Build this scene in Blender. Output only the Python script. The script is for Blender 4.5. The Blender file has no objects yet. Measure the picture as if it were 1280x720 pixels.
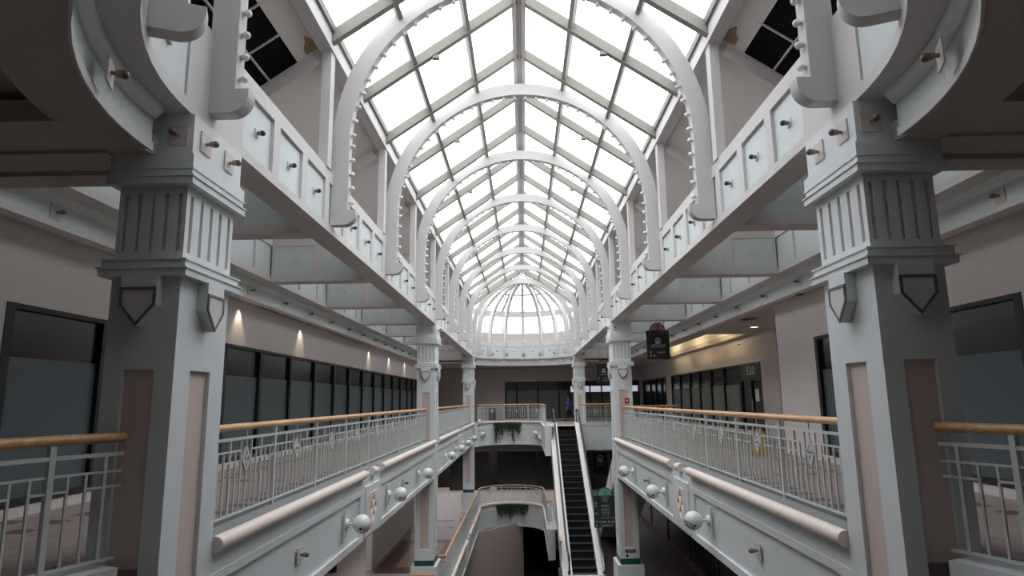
import bpy, math, random
from mathutils import Vector, Matrix
random.seed(7)
pi = math.pi
sc = bpy.context.scene
COL = sc.collection
sin, cos = math.sin, math.cos

# ------------------------------------------------------------------ helpers
class MB:
    """collects shapes, links them as ONE mesh object"""
    def __init__(s):
        s.v = []; s.f = []; s.m = []; s.s = []; s.mi = 0
    def _add(s, vs, fs, smooth=False):
        o = len(s.v); s.v += [tuple(p) for p in vs]
        for f in fs:
            s.f.append(tuple(i + o for i in f)); s.m.append(s.mi); s.s.append(smooth)
    def box(s, x0, x1, y0, y1, z0, z1):
        if x0 > x1: x0, x1 = x1, x0
        if y0 > y1: y0, y1 = y1, y0
        if z0 > z1: z0, z1 = z1, z0
        s._add([(x, y, z) for x in (x0, x1) for y in (y0, y1) for z in (z0, z1)],
               [(0, 1, 3, 2), (4, 6, 7, 5), (0, 4, 5, 1), (2, 3, 7, 6), (0, 2, 6, 4), (1, 5, 7, 3)])
        return s
    def bar(s, a, b, w, h, up=(0, 0, 1)):
        """rectangular bar from a to b: w across, h along 'up'"""
        a = Vector(a); b = Vector(b); d = (b - a).normalized(); u = Vector(up)
        r = d.cross(u).normalized(); u = r.cross(d).normalized()
        r = r * (w / 2); u = u * (h / 2)
        s._add([a - r - u, a + r - u, a + r + u, a - r + u, b - r - u, b + r - u, b + r + u, b - r + u],
               [(0, 3, 2, 1), (4, 5, 6, 7), (0, 1, 5, 4), (1, 2, 6, 5), (2, 3, 7, 6), (3, 0, 4, 7)])
        return s
    def prism(s, pts, off):
        """closed polygon of 3D points extruded by off"""
        n = len(pts); o = Vector(off)
        vs = [Vector(p) for p in pts]; vs += [p + o for p in vs]
        s._add(vs, [tuple(range(n))[::-1], tuple(range(n, 2 * n))] + [(i, (i + 1) % n, n + (i + 1) % n, n + i) for i in range(n)])
        return s
    def quadstrip(s, A, B, smooth=False, close=False):
        n = len(A); k = n if close else n - 1
        s._add(list(A) + list(B), [(i, (i + 1) % n, n + (i + 1) % n, n + i) for i in range(k)], smooth)
        return s
    def tube(s, path, r, n=10, caps=True, up=(0, 0, 1), rz=None, smooth=True):
        """round (or oval, rz) tube along a path"""
        P = [Vector(p) for p in path]; rings = []
        rr = r if isinstance(r, (list, tuple)) else [r] * len(P)
        for i, p in enumerate(P):
            d = (P[min(i + 1, len(P) - 1)] - P[max(i - 1, 0)]).normalized()
            u = Vector(up)
            if abs(d.dot(u)) > .95: u = Vector((1, 0, 0)) if abs(d.x) < .9 else Vector((0, 1, 0))
            a = d.cross(u).normalized(); b = a.cross(d).normalized()
            rings.append([p + a * (rr[i] * cos(2 * pi * k / n)) + b * ((rz or rr[i]) * sin(2 * pi * k / n)) for k in range(n)])
        vs = [q for R in rings for q in R]; fs = []
        for i in range(len(P) - 1):
            fs += [(i * n + k, i * n + (k + 1) % n, (i + 1) * n + (k + 1) % n, (i + 1) * n + k) for k in range(n)]
        s._add(vs, fs, smooth)
        if caps:
            s._add(rings[0], [tuple(range(n))]); s._add(rings[-1], [tuple(range(n))[::-1]])
        return s
    def sweep(s, path, prof, close=False, smooth=False):
        """profile (u across to the right-hand normal in plan, z) swept along a plan path of (x,y); capped"""
        P = [Vector((p[0], p[1])) for p in path]; rings = []; N = len(P)
        for i, p in enumerate(P):
            if close: d = P[(i + 1) % N] - P[i - 1]
            else: d = P[min(i + 1, N - 1)] - P[max(i - 1, 0)]
            d.normalize(); nrm = Vector((d.y, -d.x))
            rings.append([(p.x + nrm.x * u, p.y + nrm.y * u, z) for u, z in prof])
        n = len(prof); vs = [q for R in rings for q in R]; fs = []
        for i in range(N if close else N - 1):
            j = (i + 1) % N
            fs += [(i * n + k, i * n + (k + 1) % n, j * n + (k + 1) % n, j * n + k) for k in range(n)]
        s._add(vs, fs, smooth)
        if not close:
            s._add(rings[0], [tuple(range(n))]); s._add(rings[-1], [tuple(range(n))[::-1]])
        return s
    def lathe(s, prof, o=(0, 0, 0), ax=(0, 0, 1), n=14, smooth=True):
        """profile of (radius, height) turned about ax through o"""
        o = Vector(o); ax = Vector(ax).normalized()
        t = Vector((1, 0, 0)) if abs(ax.x) < .9 else Vector((0, 1, 0))
        a = ax.cross(t).normalized(); b = ax.cross(a)
        vs = []; fs = []
        for r, h in prof:
            for k in range(n):
                t = 2 * pi * k / n
                vs.append(o + ax * h + a * (max(r, 1e-4) * cos(t)) + b * (max(r, 1e-4) * sin(t)))
        for i in range(len(prof) - 1):
            fs += [(i * n + k, i * n + (k + 1) % n, (i + 1) * n + (k + 1) % n, (i + 1) * n + k) for k in range(n)]
        s._add(vs, fs, smooth)
        s._add(vs[:n], [tuple(range(n))[::-1]]); s._add(vs[-n:], [tuple(range(n))])
        return s
    def ball(s, o, r, n=12, m=8, sc_=(1, 1, 1)):
        vs = []; fs = []
        for i in range(m + 1):
            t = pi * i / m
            for k in range(n):
                p = 2 * pi * k / n
                vs.append((o[0] + sc_[0] * r * max(sin(t), 1e-3) * cos(p), o[1] + sc_[1] * r * max(sin(t), 1e-3) * sin(p), o[2] - sc_[2] * r * cos(t)))
        for i in range(m):
            fs += [(i * n + k, i * n + (k + 1) % n, (i + 1) * n + (k + 1) % n, (i + 1) * n + k) for k in range(n)]
        s._add(vs, fs, True); return s
    def build(s, name, mat, parent=None, mx=None):
        if mx is not None: s.v = [tuple(mx @ Vector(p)) for p in s.v]
        me = bpy.data.meshes.new(name)
        me.from_pydata(s.v, [], s.f)
        mats = mat if isinstance(mat, (list, tuple)) else [mat]
        for m in mats: me.materials.append(m)
        me.polygons.foreach_set('material_index', s.m)
        me.polygons.foreach_set('use_smooth', s.s)
        me.update()
        import bmesh
        bm = bmesh.new(); bm.from_mesh(me); bmesh.ops.recalc_face_normals(bm, faces=bm.faces); bm.to_mesh(me); bm.free()
        o = bpy.data.objects.new(name, me); COL.objects.link(o)
        if parent is not None:
            o.parent = parent
            o.matrix_parent_inverse = Matrix.Translation(parent.location).inverted() if parent.type == 'EMPTY' else Matrix()
        return o

def tag(o, label=None, cat=None, group=None, kind=None):
    if label: o['label'] = label
    if cat: o['category'] = cat
    if group: o['group'] = group
    if kind: o['kind'] = kind
    return o
def thing(name, loc, label, cat, group=None):
    """an Empty at the thing's base; parts are built in world coordinates and parented to it"""
    o = bpy.data.objects.new(name, None); COL.objects.link(o); o.location = loc
    o.empty_display_size = .1
    return tag(o, label, cat, group)
def struct(name, mb, mat, parent=None):
    o = mb.build(name, mat, parent)
    if parent is None: o['kind'] = 'structure'
    return o
def copy_tree(o, parent=None):
    c = o.copy(); COL.objects.link(c)
    if parent is not None: c.parent = parent
    for ch in list(o.children): copy_tree(ch, c)
    return c
ORD = ['first', 'second', 'third', 'fourth', 'fifth', 'sixth', 'seventh', 'eighth', 'ninth', 'tenth', 'eleventh', 'twelfth', 'thirteenth',
       'fourteenth', 'fifteenth', 'sixteenth', 'seventeenth', 'eighteenth', 'nineteenth', 'twentieth']
def ordn(i):
    if i < 20: return ORD[i]
    t = {2: 'twenty', 3: 'thirty', 4: 'forty'}[(i + 1) // 10]; u = (i + 1) % 10
    return (t + '-' + ORD[u - 1]) if u else {'twenty': 'twentieth', 'thirty': 'thirtieth', 'forty': 'fortieth'}[t]

# ------------------------------------------------------------------ materials
def srgb(r, g, b):
    f = lambda c: (c / 255 / 12.92) if c / 255 <= .04045 else ((c / 255 + .055) / 1.055) ** 2.4
    return (f(r), f(g), f(b), 1)
def mat(name, col, rough=.5, metal=0, var=.05, scale=6, bump=.0, spec=.5, emit=None, es=0):
    m = bpy.data.materials.new(name); m.use_nodes = True
    nt = m.node_tree; b = nt.nodes['Principled BSDF']
    b.inputs['Roughness'].default_value = rough; b.inputs['Metallic'].default_value = metal
    b.inputs['Specular IOR Level'].default_value = spec
    tc = nt.nodes.new('ShaderNodeTexCoord'); nz = nt.nodes.new('ShaderNodeTexNoise')
    nz.inputs['Scale'].default_value = scale; nz.inputs['Detail'].default_value = 4
    nt.links.new(tc.outputs['Object'], nz.inputs['Vector'])
    mx = nt.nodes.new('ShaderNodeMix'); mx.data_type = 'RGBA'
    mx.inputs[6].default_value = tuple(c * (1 - var) for c in col[:3]) + (1,)
    mx.inputs[7].default_value = tuple(min(1, c * (1 + var)) for c in col[:3]) + (1,)
    nt.links.new(nz.outputs['Fac'], mx.inputs[0]); nt.links.new(mx.outputs[2], b.inputs['Base Color'])
    if bump:
        bp = nt.nodes.new('ShaderNodeBump'); bp.inputs['Strength'].default_value = bump; bp.inputs['Distance'].default_value = .01
        nt.links.new(nz.outputs['Fac'], bp.inputs['Height']); nt.links.new(bp.outputs['Normal'], b.inputs['Normal'])
    if emit:
        b.inputs['Emission Color'].default_value = emit; b.inputs['Emission Strength'].default_value = es
    return m
M = {}
M['white'] = mat('white_paint', srgb(210, 208, 206), .6, var=.03, spec=.2)
M['archwhite'] = mat('arch_white_paint', srgb(202, 201, 200), .6, var=.03, spec=.15)
M['drum'] = mat('drum_paint', srgb(178, 175, 168), .7, var=.04, spec=.2)
M['mint'] = mat('pale_mint_paint', srgb(216, 221, 221), .5, var=.03)
M['panel'] = mat('mint_panel_paint', srgb(206, 215, 214), .5, var=.03)
M['pink'] = mat('dusty_pink_paint', srgb(206, 189, 181), .6, var=.04)
M['tube'] = mat('beige_stone', srgb(226, 212, 202), .5, var=.06, scale=14)
M['wall'] = mat('warm_grey_plaster', srgb(208, 201, 197), .8, var=.04, bump=.1)
M['grey'] = mat('grey_plaster', srgb(208, 202, 198), .85, var=.06, bump=.15)
M['soffit'] = mat('soffit_paint', srgb(190, 182, 176), .8, var=.04)
M['steel'] = mat('cream_steel', srgb(134, 132, 124), .6, var=.04, spec=.2)
M['ledge'] = mat('grey_ledge', srgb(124, 129, 128), .6, var=.05)
M['rim'] = mat('dark_grey_rim', srgb(104, 104, 101), .6, var=.1)
M['rail'] = mat('grey_green_metal', srgb(200, 204, 200), .45, var=.04)
M['black'] = mat('black_metal', srgb(20, 20, 20), .4, var=.1)
M['rubber'] = mat('black_rubber', srgb(14, 14, 15), .45, var=.1)
M['step'] = mat('dark_step_metal', srgb(26, 26, 28), .5, var=.3, scale=30)
M['riser'] = mat('black_riser', srgb(8, 8, 9), .6, var=.2)
M['deck'] = mat('pale_deck_metal', srgb(225, 219, 214), .35, metal=.0, var=.05)
M['bronze'] = mat('bronze', srgb(150, 132, 120), .3, metal=.7, var=.1)
M['brass_plate'] = mat('beige_plate', srgb(206, 200, 194), .5, var=.04)
M['teal'] = mat('dark_teal_glass', srgb(12, 58, 62), .15, var=.1)
M['brown_bulb'] = mat('smoky_glass', srgb(118, 100, 90), .2, var=.1)
M['globe'] = mat('white_globe', srgb(222, 226, 224), .25, var=.02)
M['bulb'] = mat('frosted_bulb', srgb(222, 220, 218), .25, var=.03)
M['green'] = mat('dark_green_paint', srgb(20, 74, 58), .45, var=.05)
M['signgreen'] = mat('sign_dark_green', srgb(46, 56, 54), .45, var=.05)
M['signblack'] = mat('sign_charcoal', srgb(30, 34, 34), .4, var=.05)
M['signteal'] = mat('sign_teal', srgb(112, 186, 168), .5, var=.03)
M['signrose'] = mat('sign_rose', srgb(150, 108, 112), .5, var=.03)
M['letter'] = mat('letter_white', srgb(205, 210, 206), .5, var=.02)
M['film'] = mat('blue_grey_window_film', srgb(76, 88, 92), .35, var=.05, scale=3)
M['filmgrey'] = mat('grey_window_film', srgb(110, 112, 112), .45, var=.05, scale=3)
M['glass'] = mat('dark_shop_glass', srgb(20, 22, 22), .2, var=.2, scale=2, spec=.6)
M['nearblack'] = mat('dark_void', srgb(30, 23, 20), .9, var=.2)
M['red'] = mat('alarm_red', srgb(190, 24, 28), .4)
M['blue'] = mat('notice_blue', srgb(30, 44, 92), .5)
M['paper'] = mat('paper', srgb(230, 230, 226), .7, var=.02)
M['yellow'] = mat('caution_yellow', srgb(214, 168, 40), .45, var=.05)
M['skin'] = mat('skin', srgb(196, 150, 126), .5, var=.05, scale=20)
M['hair'] = mat('dark_hair', srgb(24, 19, 18), .5, var=.3, scale=40)
M['bluecloth'] = mat('blue_cloth', srgb(40, 58, 146), .8, var=.1, scale=20)
M['darkcloth'] = mat('dark_cloth', srgb(24, 25, 32), .8, var=.15, scale=20)
M['leaf'] = mat('trailing_leaf', srgb(54, 78, 46), .55, var=.4, scale=9)
M['stem'] = mat('plant_stem', srgb(70, 64, 42), .7, var=.2)
M['planter'] = mat('planter_brown', srgb(74, 60, 48), .7, var=.1)
M['lampwarm'] = mat('lit_tube', srgb(255, 226, 170), .5, emit=srgb(255, 234, 194), es=50)
M['lampface'] = mat('lit_lamp_face', srgb(255, 226, 170), .5, emit=srgb(255, 224, 180), es=3)
M['cove'] = mat('cove_paint', srgb(232, 228, 220), .7, var=.03)
M['darkgrid'] = mat('black_void_sheet', srgb(24, 22, 21), .9, var=.3, scale=5, spec=.05)  # darkness of the open void put into the colour
M['tgrid'] = mat('grid_bar', srgb(190, 187, 182), .5)
M['torn'] = mat('torn_board', srgb(140, 116, 94), .9, var=.3, scale=12)
M['joint'] = mat('seam_dark', srgb(70, 66, 64), .8)
M['l1wall'] = mat('ground_wall_plaster', srgb(188, 174, 168), .85, var=.05)
M['ltwood'] = None

def wood():
    m = bpy.data.materials.new('oiled_wood'); m.use_nodes = True; nt = m.node_tree; b = nt.nodes['Principled BSDF']
    b.inputs['Roughness'].default_value = .38
    tc = nt.nodes.new('ShaderNodeTexCoord'); mp = nt.nodes.new('ShaderNodeMapping'); mp.inputs['Scale'].default_value = (18, 1.2, 18)
    nz = nt.nodes.new('ShaderNodeTexNoise'); nz.inputs['Scale'].default_value = 2.2; nz.inputs['Detail'].default_value = 6
    cr = nt.nodes.new('ShaderNodeValToRGB')
    cr.color_ramp.elements[0].position = .3; cr.color_ramp.elements[0].color = srgb(186, 138, 88)
    cr.color_ramp.elements[1].position = .7; cr.color_ramp.elements[1].color = srgb(218, 176, 126)
    nt.links.new(tc.outputs['Object'], mp.inputs['Vector']); nt.links.new(mp.outputs['Vector'], nz.inputs['Vector'])
    nt.links.new(nz.outputs['Fac'], cr.inputs['Fac']); nt.links.new(cr.outputs['Color'], b.inputs['Base Color'])
    return m
M['wood'] = wood()

def tiles(name, c1, c2, dark, mortar, band):
    """square stone tiles with rows of dark inset squares"""
    m = bpy.data.materials.new(name); m.use_nodes = True; nt = m.node_tree; b = nt.nodes['Principled BSDF']
    b.inputs['Roughness'].default_value = .5
    tc = nt.nodes.new('ShaderNodeTexCoord')
    br = nt.nodes.new('ShaderNodeTexBrick'); br.offset = 0; br.inputs['Scale'].default_value = 1
    br.inputs['Brick Width'].default_value = .3; br.inputs['Row Height'].default_value = .3; br.inputs['Mortar Size'].default_value = .006
    br.inputs['Color1'].default_value = c1; br.inputs['Color2'].default_value = c2; br.inputs['Mortar'].default_value = mortar
    nt.links.new(tc.outputs['Object'], br.inputs['Vector'])
    sx = nt.nodes.new('ShaderNodeSeparateXYZ'); nt.links.new(tc.outputs['Object'], sx.inputs[0])
    def mth(op, a, v=None):
        n = nt.nodes.new('ShaderNodeMath'); n.operation = op
        if hasattr(a, 'is_linked') or hasattr(a, 'links'): nt.links.new(a, n.inputs[0])
        else: n.inputs[0].default_value = a
        if v is not None:
            if hasattr(v, 'links'): nt.links.new(v, n.inputs[1])
            else: n.inputs[1].default_value = v
        return n.outputs[0]
    ax = mth('ABSOLUTE', sx.outputs['X'])
    fx = mth('LESS_THAN', mth('ABSOLUTE', mth('SUBTRACT', mth('PINGPONG', mth('SUBTRACT', ax, band), .9), 0.0)), .15)
    fy = mth('LESS_THAN', mth('PINGPONG', sx.outputs['Y'], .3), .15)
    fy2 = mth('LESS_THAN', mth('PINGPONG', sx.outputs['Y'], 2.1), .15)
    a = mth('MULTIPLY', fx, fy)
    a = mth('MAXIMUM', a, mth('MULTIPLY', fy2, mth('LESS_THAN', mth('PINGPONG', ax, .3), .15)))
    mx = nt.nodes.new('ShaderNodeMix'); mx.data_type = 'RGBA'
    nt.links.new(a, mx.inputs[0]); nt.links.new(br.outputs['Color'], mx.inputs[6]); mx.inputs[7].default_value = dark
    nt.links.new(mx.outputs[2], b.inputs['Base Color'])
    return m
M['floor'] = tiles('pink_stone_tiles', srgb(168, 153, 148), srgb(156, 142, 138), srgb(98, 80, 75), srgb(120, 108, 104), 4.2)
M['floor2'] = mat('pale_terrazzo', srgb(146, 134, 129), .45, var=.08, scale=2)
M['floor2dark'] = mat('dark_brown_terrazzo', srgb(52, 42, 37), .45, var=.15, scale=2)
M['floor1'] = mat('brown_terrazzo', srgb(96, 70, 60), .45, var=.15, scale=2)
M['inlay'] = mat('oxblood_terrazzo', srgb(84, 54, 48), .4, var=.15, scale=4)
M['taupe'] = mat('taupe_terrazzo', srgb(132, 106, 96), .4, var=.1, scale=4)

def pane_mat(name, tint, glossy=.08):
    m = bpy.data.materials.new(name); m.use_nodes = True; nt = m.node_tree; nt.nodes.clear()
    o = nt.nodes.new('ShaderNodeOutputMaterial'); mx = nt.nodes.new('ShaderNodeMixShader')
    t = nt.nodes.new('ShaderNodeBsdfTransparent'); t.inputs[0].default_value = tint
    g = nt.nodes.new('ShaderNodeBsdfGlossy'); g.inputs['Roughness'].default_value = .08
    mx.inputs[0].default_value = glossy
    nt.links.new(t.outputs[0], mx.inputs[1]); nt.links.new(g.outputs[0], mx.inputs[2]); nt.links.new(mx.outputs[0], o.inputs[0])
    return m
M['sky_pane'] = pane_mat('skylight_glass', (.97, .97, .98, 1), .04)
M['grey_glass'] = pane_mat('grey_window_glass', (.4, .4, .43, 1), .06)
M['clear'] = pane_mat('balustrade_glass', (.86, .89, .88, 1), .08)

# ------------------------------------------------------------------ main dimensions (camera eye at z = 0)
FL3, FL2, FL1 = -1.45, -6.9, -12.35
A = 3.3                       # half width of the hall (column and beam faces)
BZ0, BZ1 = 2.87, 3.95         # box beams
LIP = 2.44                    # gallery ceilings
OX = 6.02                     # outer beam face
WX = 6.78                     # shop wall
ARCH_Y = [6.25 + 4.373 * i for i in range(9)]   # front faces
D0 = 6.02; D1 = 41.35         # centres of the two half domes
EZ, RZ = 6.2, 8.5             # eave and ridge of the skylight
SL = (RZ - EZ) / A

# ------------------------------------------------------------------ half dome / arches
def bulb_proto():
    b = MB(); b.lathe([(.024, 0), (.024, .012), (.018, .02)], (0, 0, 0), (0, 0, 1), 8)
    b.mi = 1; b.ball((0, 0, .048), .043, 12, 8)
    me = b.build('globe_bulb', [M['rail'], M['bulb']]); mesh = me.data; bpy.data.objects.remove(me); return mesh
BULB = bulb_proto()
def add_bulb(parent, pos, direction):
    o = bpy.data.objects.new('globe_bulb', BULB); COL.objects.link(o); o.parent = parent
    R = Vector(direction).to_track_quat('Z', 'Y').to_matrix().to_4x4()
    o.matrix_local = Matrix.Translation(Vector(pos) - parent.location) @ R
    return o
CZ = 4.56; RO, RI = 3.33, 3.035
def foot_pts(s=1):
    p = [(A + .03, 3.03), (3.10, 3.03)] + [(3.10 - .21 * sin(t), 3.03 + .22 * (1 - cos(t))) for t in [pi / 2 * k / 8 for k in range(1, 9)]] + [(2.89, 3.30), (A + .03, 3.30)]
    return p
def arch_side(mb, half, tf, y0, th):
    """one leg with its scroll foot; tf maps (r, y, z)"""
    mb.prism([tf(r, y0, z) for r, z in foot_pts()], Vector(tf(0, y0 + th, 0)) - Vector(tf(0, y0, 0)))
def make_arch(i, y):
    th = .18
    where = ['spanning just above the near pair of columns, cut off by the top of the picture'] + [
        '%s full arch counted from the near columns' % ORD[k] for k in range(8)]
    t = thing('arch', (0, y, 3.03), 'white round skylight arch with scroll feet, ' + where[i] if i else
              'white round skylight arch whose legs stand beside the near pair of columns', 'arch', 'arches under the skylight')
    m = MB()
    for s in (-1, 1):
        m.prism([(s * r, y, z) for r, z in foot_pts()], (0, th, 0))
        m.box(s * RI, s * RO, y, y + th, 3.30, CZ)
    N = 48
    for k in range(N):
        a0, a1 = pi * k / N, pi * (k + 1) / N
        q = [(RO * cos(a0), CZ + RO * sin(a0)), (RO * cos(a1), CZ + RO * sin(a1)), (RI * cos(a1), CZ + RI * sin(a1)), (RI * cos(a0), CZ + RI * sin(a0))]
        v = [(x, y, z) for x, z in q] + [(x, y + th, z) for x, z in q]
        m._add(v, [(0, 1, 2, 3), (7, 6, 5, 4)]); m._add(v, [(0, 4, 5, 1), (2, 6, 7, 3)], True)
    m.build('arch_band', M['archwhite'], t)
    for s in (-1, 1):
        for k in range(5):
            add_bulb(t, (s * RI, y + th / 2, 3.45 + .26 * k), (-s, 0, 0))
    n = 34
    for k in range(n):
        a = pi * (k + .5) / n
        add_bulb(t, (RI * cos(a), y + th / 2, CZ + RI * sin(a)), (-cos(a), 0, -sin(a)))
    return t
for i, y in enumerate(ARCH_Y): make_arch(i, y)

def dome(yc, sg, word):
    """half dome of ribs at the end of the vault; sg=+1 opens away from the camera"""
    def P(r, a, z): return (-r * cos(a), yc + sg * r * sin(a), z)
    for k in range(1, 8):
        a = pi * k / 8
        if sg < 0 and abs(k - 4) < 2: pass
        er = Vector((-cos(a), sg * sin(a), 0)); et = Vector((sin(a), sg * cos(a), 0))
        lab = ('white curved rib of the far half dome, %s from the left of seven' % ORD[k - 1]) if sg > 0 else \
              ('white curved dome rib with scroll foot above the near %s column, %s out from it' % ('left' if k < 4 else 'right', ORD[(k if k < 4 else 8 - k) - 1]))
        if k == 4 and sg < 0: lab = 'white curved dome rib straight above the viewpoint in the near half dome'
        t = thing('dome_rib', P(3.1, a, 3.03), lab, 'dome rib', 'ribs of the %s half dome' % word)
        m = MB(); w = .085
        def T(r, z, u): return Vector((0, yc, z)) + er * r + et * u
        fp = foot_pts(); m.prism([T(r, z, -w) for r, z in fp], et * (2 * w))
        m.prism([T(r, z, -w) for r, z in ((RI, 3.30), (RO, 3.30), (RO, CZ), (RI, CZ))], et * (2 * w))
        N = 22; bmax = pi / 2 - .05
        for j in range(N):
            b0, b1 = bmax * j / N, bmax * (j + 1) / N
            q = [(RO * cos(b), CZ + RO * sin(b)) for b in (b0, b1)] + [(RI * cos(b), CZ + RI * sin(b)) for b in (b1, b0)]
            v = [T(r, z, -w) for r, z in q] + [T(r, z, w) for r, z in q]
            m._add(v, [(0, 1, 2, 3), (7, 6, 5, 4)]); m._add(v, [(0, 4, 5, 1), (2, 6, 7, 3)], True)
        m.build('rib_band', M['archwhite'], t)
        for j in range(5): add_bulb(t, T(RI, 3.45 + .26 * j, 0), -er)
        for j in range(15):
            b = (j + .5) * bmax / 15.5
            add_bulb(t, T(RI * cos(b), CZ + RI * sin(b), 0), -er * cos(b) - Vector((0, 0, sin(b))))
    # upper ring with framed panels, and the lower band with its lip
    def arc(r, n=40, a0=0, a1=pi, c=None):
        c = rc if c is None else c
        return [(-r * cos(a0 + (a1 - a0) * k / n), c + sg * r * sin(a0 + (a1 - a0) * k / n)) for k in range(n + 1)]
    rc = 42.0 if sg > 0 else 5.97; lc = 42.0 if sg > 0 else 5.76
    S = lambda prof: [(-u * sg, z) for u, z in prof]
    ring = thing('ring_beam', P(3.5, pi / 2, BZ0), 'white curved ring beam with mint panels %s' % ('under the far half dome windows' if sg > 0 else 'overhead between the two near columns'), 'ring beam')
    m = MB()
    Wd = .5
    m.sweep(arc(A), S([(0.03, BZ0), (Wd, BZ0), (Wd, BZ1), (0.03, BZ1)]))
    m.sweep(arc(A), S([(0, BZ0), (.03, BZ0), (.03, 3.0), (0, 3.0)]))
    m.sweep(arc(A), S([(0, 3.74), (.03, 3.74), (.03, BZ1), (0, BZ1)]))
    for k in range(0, 9):
        a = pi * k / 8; d = .05
        m.sweep(arc(A, 2, max(0, a - d), min(pi, a + d)), S([(0, 3.0), (.03, 3.0), (.03, 3.74), (0, 3.74)]))
    m.build('ring_casing', M['white'], ring)
    for k in range(8):
        p = MB(); d = .051
        p.sweep(arc(A + .022, 6, pi * k / 8 + d, pi * (k + 1) / 8 - d), S([(0, 3.0), (.012, 3.0), (.012, 3.74), (0, 3.74)]))
        p.build('panel', M['panel'], ring)
    band = MB()
    band.sweep(arc(3.578, c=lc), S([(0, LIP), (.25, LIP), (.25, BZ0), (0, BZ0)]))
    band.build('lower_band', M['panel'], ring)
    lip = MB(); lip.sweep(arc(3.555, c=lc), S([(0, LIP - .03), (.022, LIP - .03), (.022, LIP + .06), (0, LIP + .06)])); lip.build('lip', M['white'], ring)
    mo = MB(); mo.sweep(arc(3.52, c=lc), S([(0.0, BZ0 - .1), (.03, BZ0 - .13), (.08, BZ0 - .13), (.08, BZ0 - .001), (-.04, BZ0 - .001), (-.04, BZ0 - .05)])); mo.build('moulding', M['mint'], ring)
    # drum, windows, glazed half cone
    RD = 3.72
    dr = MB(); dr.sweep(arc(RD), S([(0, BZ1 - .02), (.16, BZ1 - .02), (.16, 4.72), (0, 4.72)]))
    dr.sweep(arc(RD), S([(0, 5.92), (.16, 5.92), (.16, 6.32), (0, 6.32)]))
    o = struct('wall_dome_drum' if sg > 0 else 'wall_dome_drum_near', dr, M['drum'])
    tr = MB()
    for k in range(0, 9):
        a = pi * k / 8; c = (-(RD + .08) * cos(a), rc + sg * (RD + .08) * sin(a))
        er = Vector((-cos(a), sg * sin(a), 0))
        tr.bar((c[0], c[1], 4.7), (c[0], c[1], 5.95), .11, .13, up=er)
    tr.build('window_post', M['white'], o)
    for k in range(8):
        g = MB(); ap = arc(RD + .1, 4, pi * k / 8, pi * (k + 1) / 8); g.quadstrip([p + (4.72,) for p in ap], [p + (5.92,) for p in ap])
        g.build('window_pane' if sg > 0 else 'window_panel', M['sky_pane'] if sg > 0 else M['white'], o)  # near ones are opaque, added out of view to darken the column fronts
    cone = bpy.data.objects.new('skylight_cone' if sg > 0 else 'skylight_cone_near', None); COL.objects.link(cone); cone.location = (0, rc, RZ); cone['kind'] = 'structure'
    apex = Vector((0, yc, RZ)); zb = 6.34; rb = RD + .14
    def cp(a, t):
        r = .06 + (rb - .06) * t
        z = 8.72 + (8.1 - 8.72) * t / .3 if t < .3 else 8.1 + (zb - 8.1) * (t - .3) / .7
        return Vector((-r * cos(a), rc + sg * r * sin(a), z))
    for k in range(0, 9):
        a = pi * k / 8; b = MB(); b.bar(cp(a, 0), cp(a, .3), .07, .1); b.bar(cp(a, .3), cp(a, 1), .1, .17); b.build('rafter', M['steel'], cone)
        if k < 8:
            b = MB(); b.bar(cp(a + pi / 16, .02), cp(a + pi / 16, .3), .05, .1); b.build('rafter', M['steel'], cone)
    for t in (.3, .62):
        b = MB()
        for k in range(8): b.bar(cp(pi * k / 8, t), cp(pi * (k + 1) / 8, t), .08, .1)
        b.build('purlin', M['steel'], cone)
    for k in range(8):
        g = MB(); up = Vector((0, 0, .07))
        g._add([cp(pi * k / 8, 0) + up, cp(pi * k / 8, .3) + up, cp(pi * k / 8, 1) + up, cp(pi * (k + 1) / 8, 1) + up, cp(pi * (k + 1) / 8, .3) + up], [(0, 1, 4), (1, 2, 3, 4)])
        g.build('pane', M['sky_pane'] if sg > 0 else M['grey_glass'], cone)  # unseen near panes tinted grey to hold back skylight
dome(D1, 1, 'far'); dome(D0, -1, 'near')

# ------------------------------------------------------------------ main skylight
sky = bpy.data.objects.new('skylight', None); COL.objects.link(sky); sky.location = (0, 24, EZ); sky['kind'] = 'structure'
RAF = [y - .5 + d for y in ARCH_Y[:-1] for d in (0, 2.187)] + [ARCH_Y[-1] - .25]
nrm = {s: Vector((s * (RZ - EZ), 0, A)).normalized() for s in (-1, 1)}
for s in (-1, 1):
    for y in RAF:
        m = MB(); m.bar((s * (A + .05), y, EZ - .02), (0, y, RZ - .02), .13, .2, up=nrm[s]); m.bar((s * (A + .05), y, EZ + .09), (0, y, RZ + .09), .05, .05, up=nrm[s]); m.build('rafter', M['steel'], sky)
    for f in (1 / 3, 2 / 3):
        m = MB(); x = s * A * f; z = RZ - (RZ - EZ) * f; m.bar((x, RAF[0], z), (x, RAF[-1], z), .085, .15, up=nrm[s]); m.build('purlin', M['steel'], sky)
    m = MB(); m.box(s * (A - .06), s * (A + .18), 5.9, 41.9, EZ - .17, EZ + .22); m.build('eave_beam', M['white'], sky)
    m = MB(); m.box(s * (A - .11), s * (A - .05), 5.9, 41.9, EZ + .12, EZ + .26); m.build('eave_gutter', M['steel'], sky)
    for j in range(len(RAF) - 1):
        for f0, f1 in ((0, 1 / 3), (1 / 3, 2 / 3), (2 / 3, 1.02)):
            g = MB(); q = nrm[s] * .1
            c = lambda f, y: Vector((s * A * f, y, RZ - (RZ - EZ) * f)) + q
            g._add([c(f0, RAF[j]), c(f1, RAF[j]), c(f1, RAF[j + 1]), c(f0, RAF[j + 1])], [(0, 1, 2, 3)]); g.build('pane', M['sky_pane'], sky)
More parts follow.
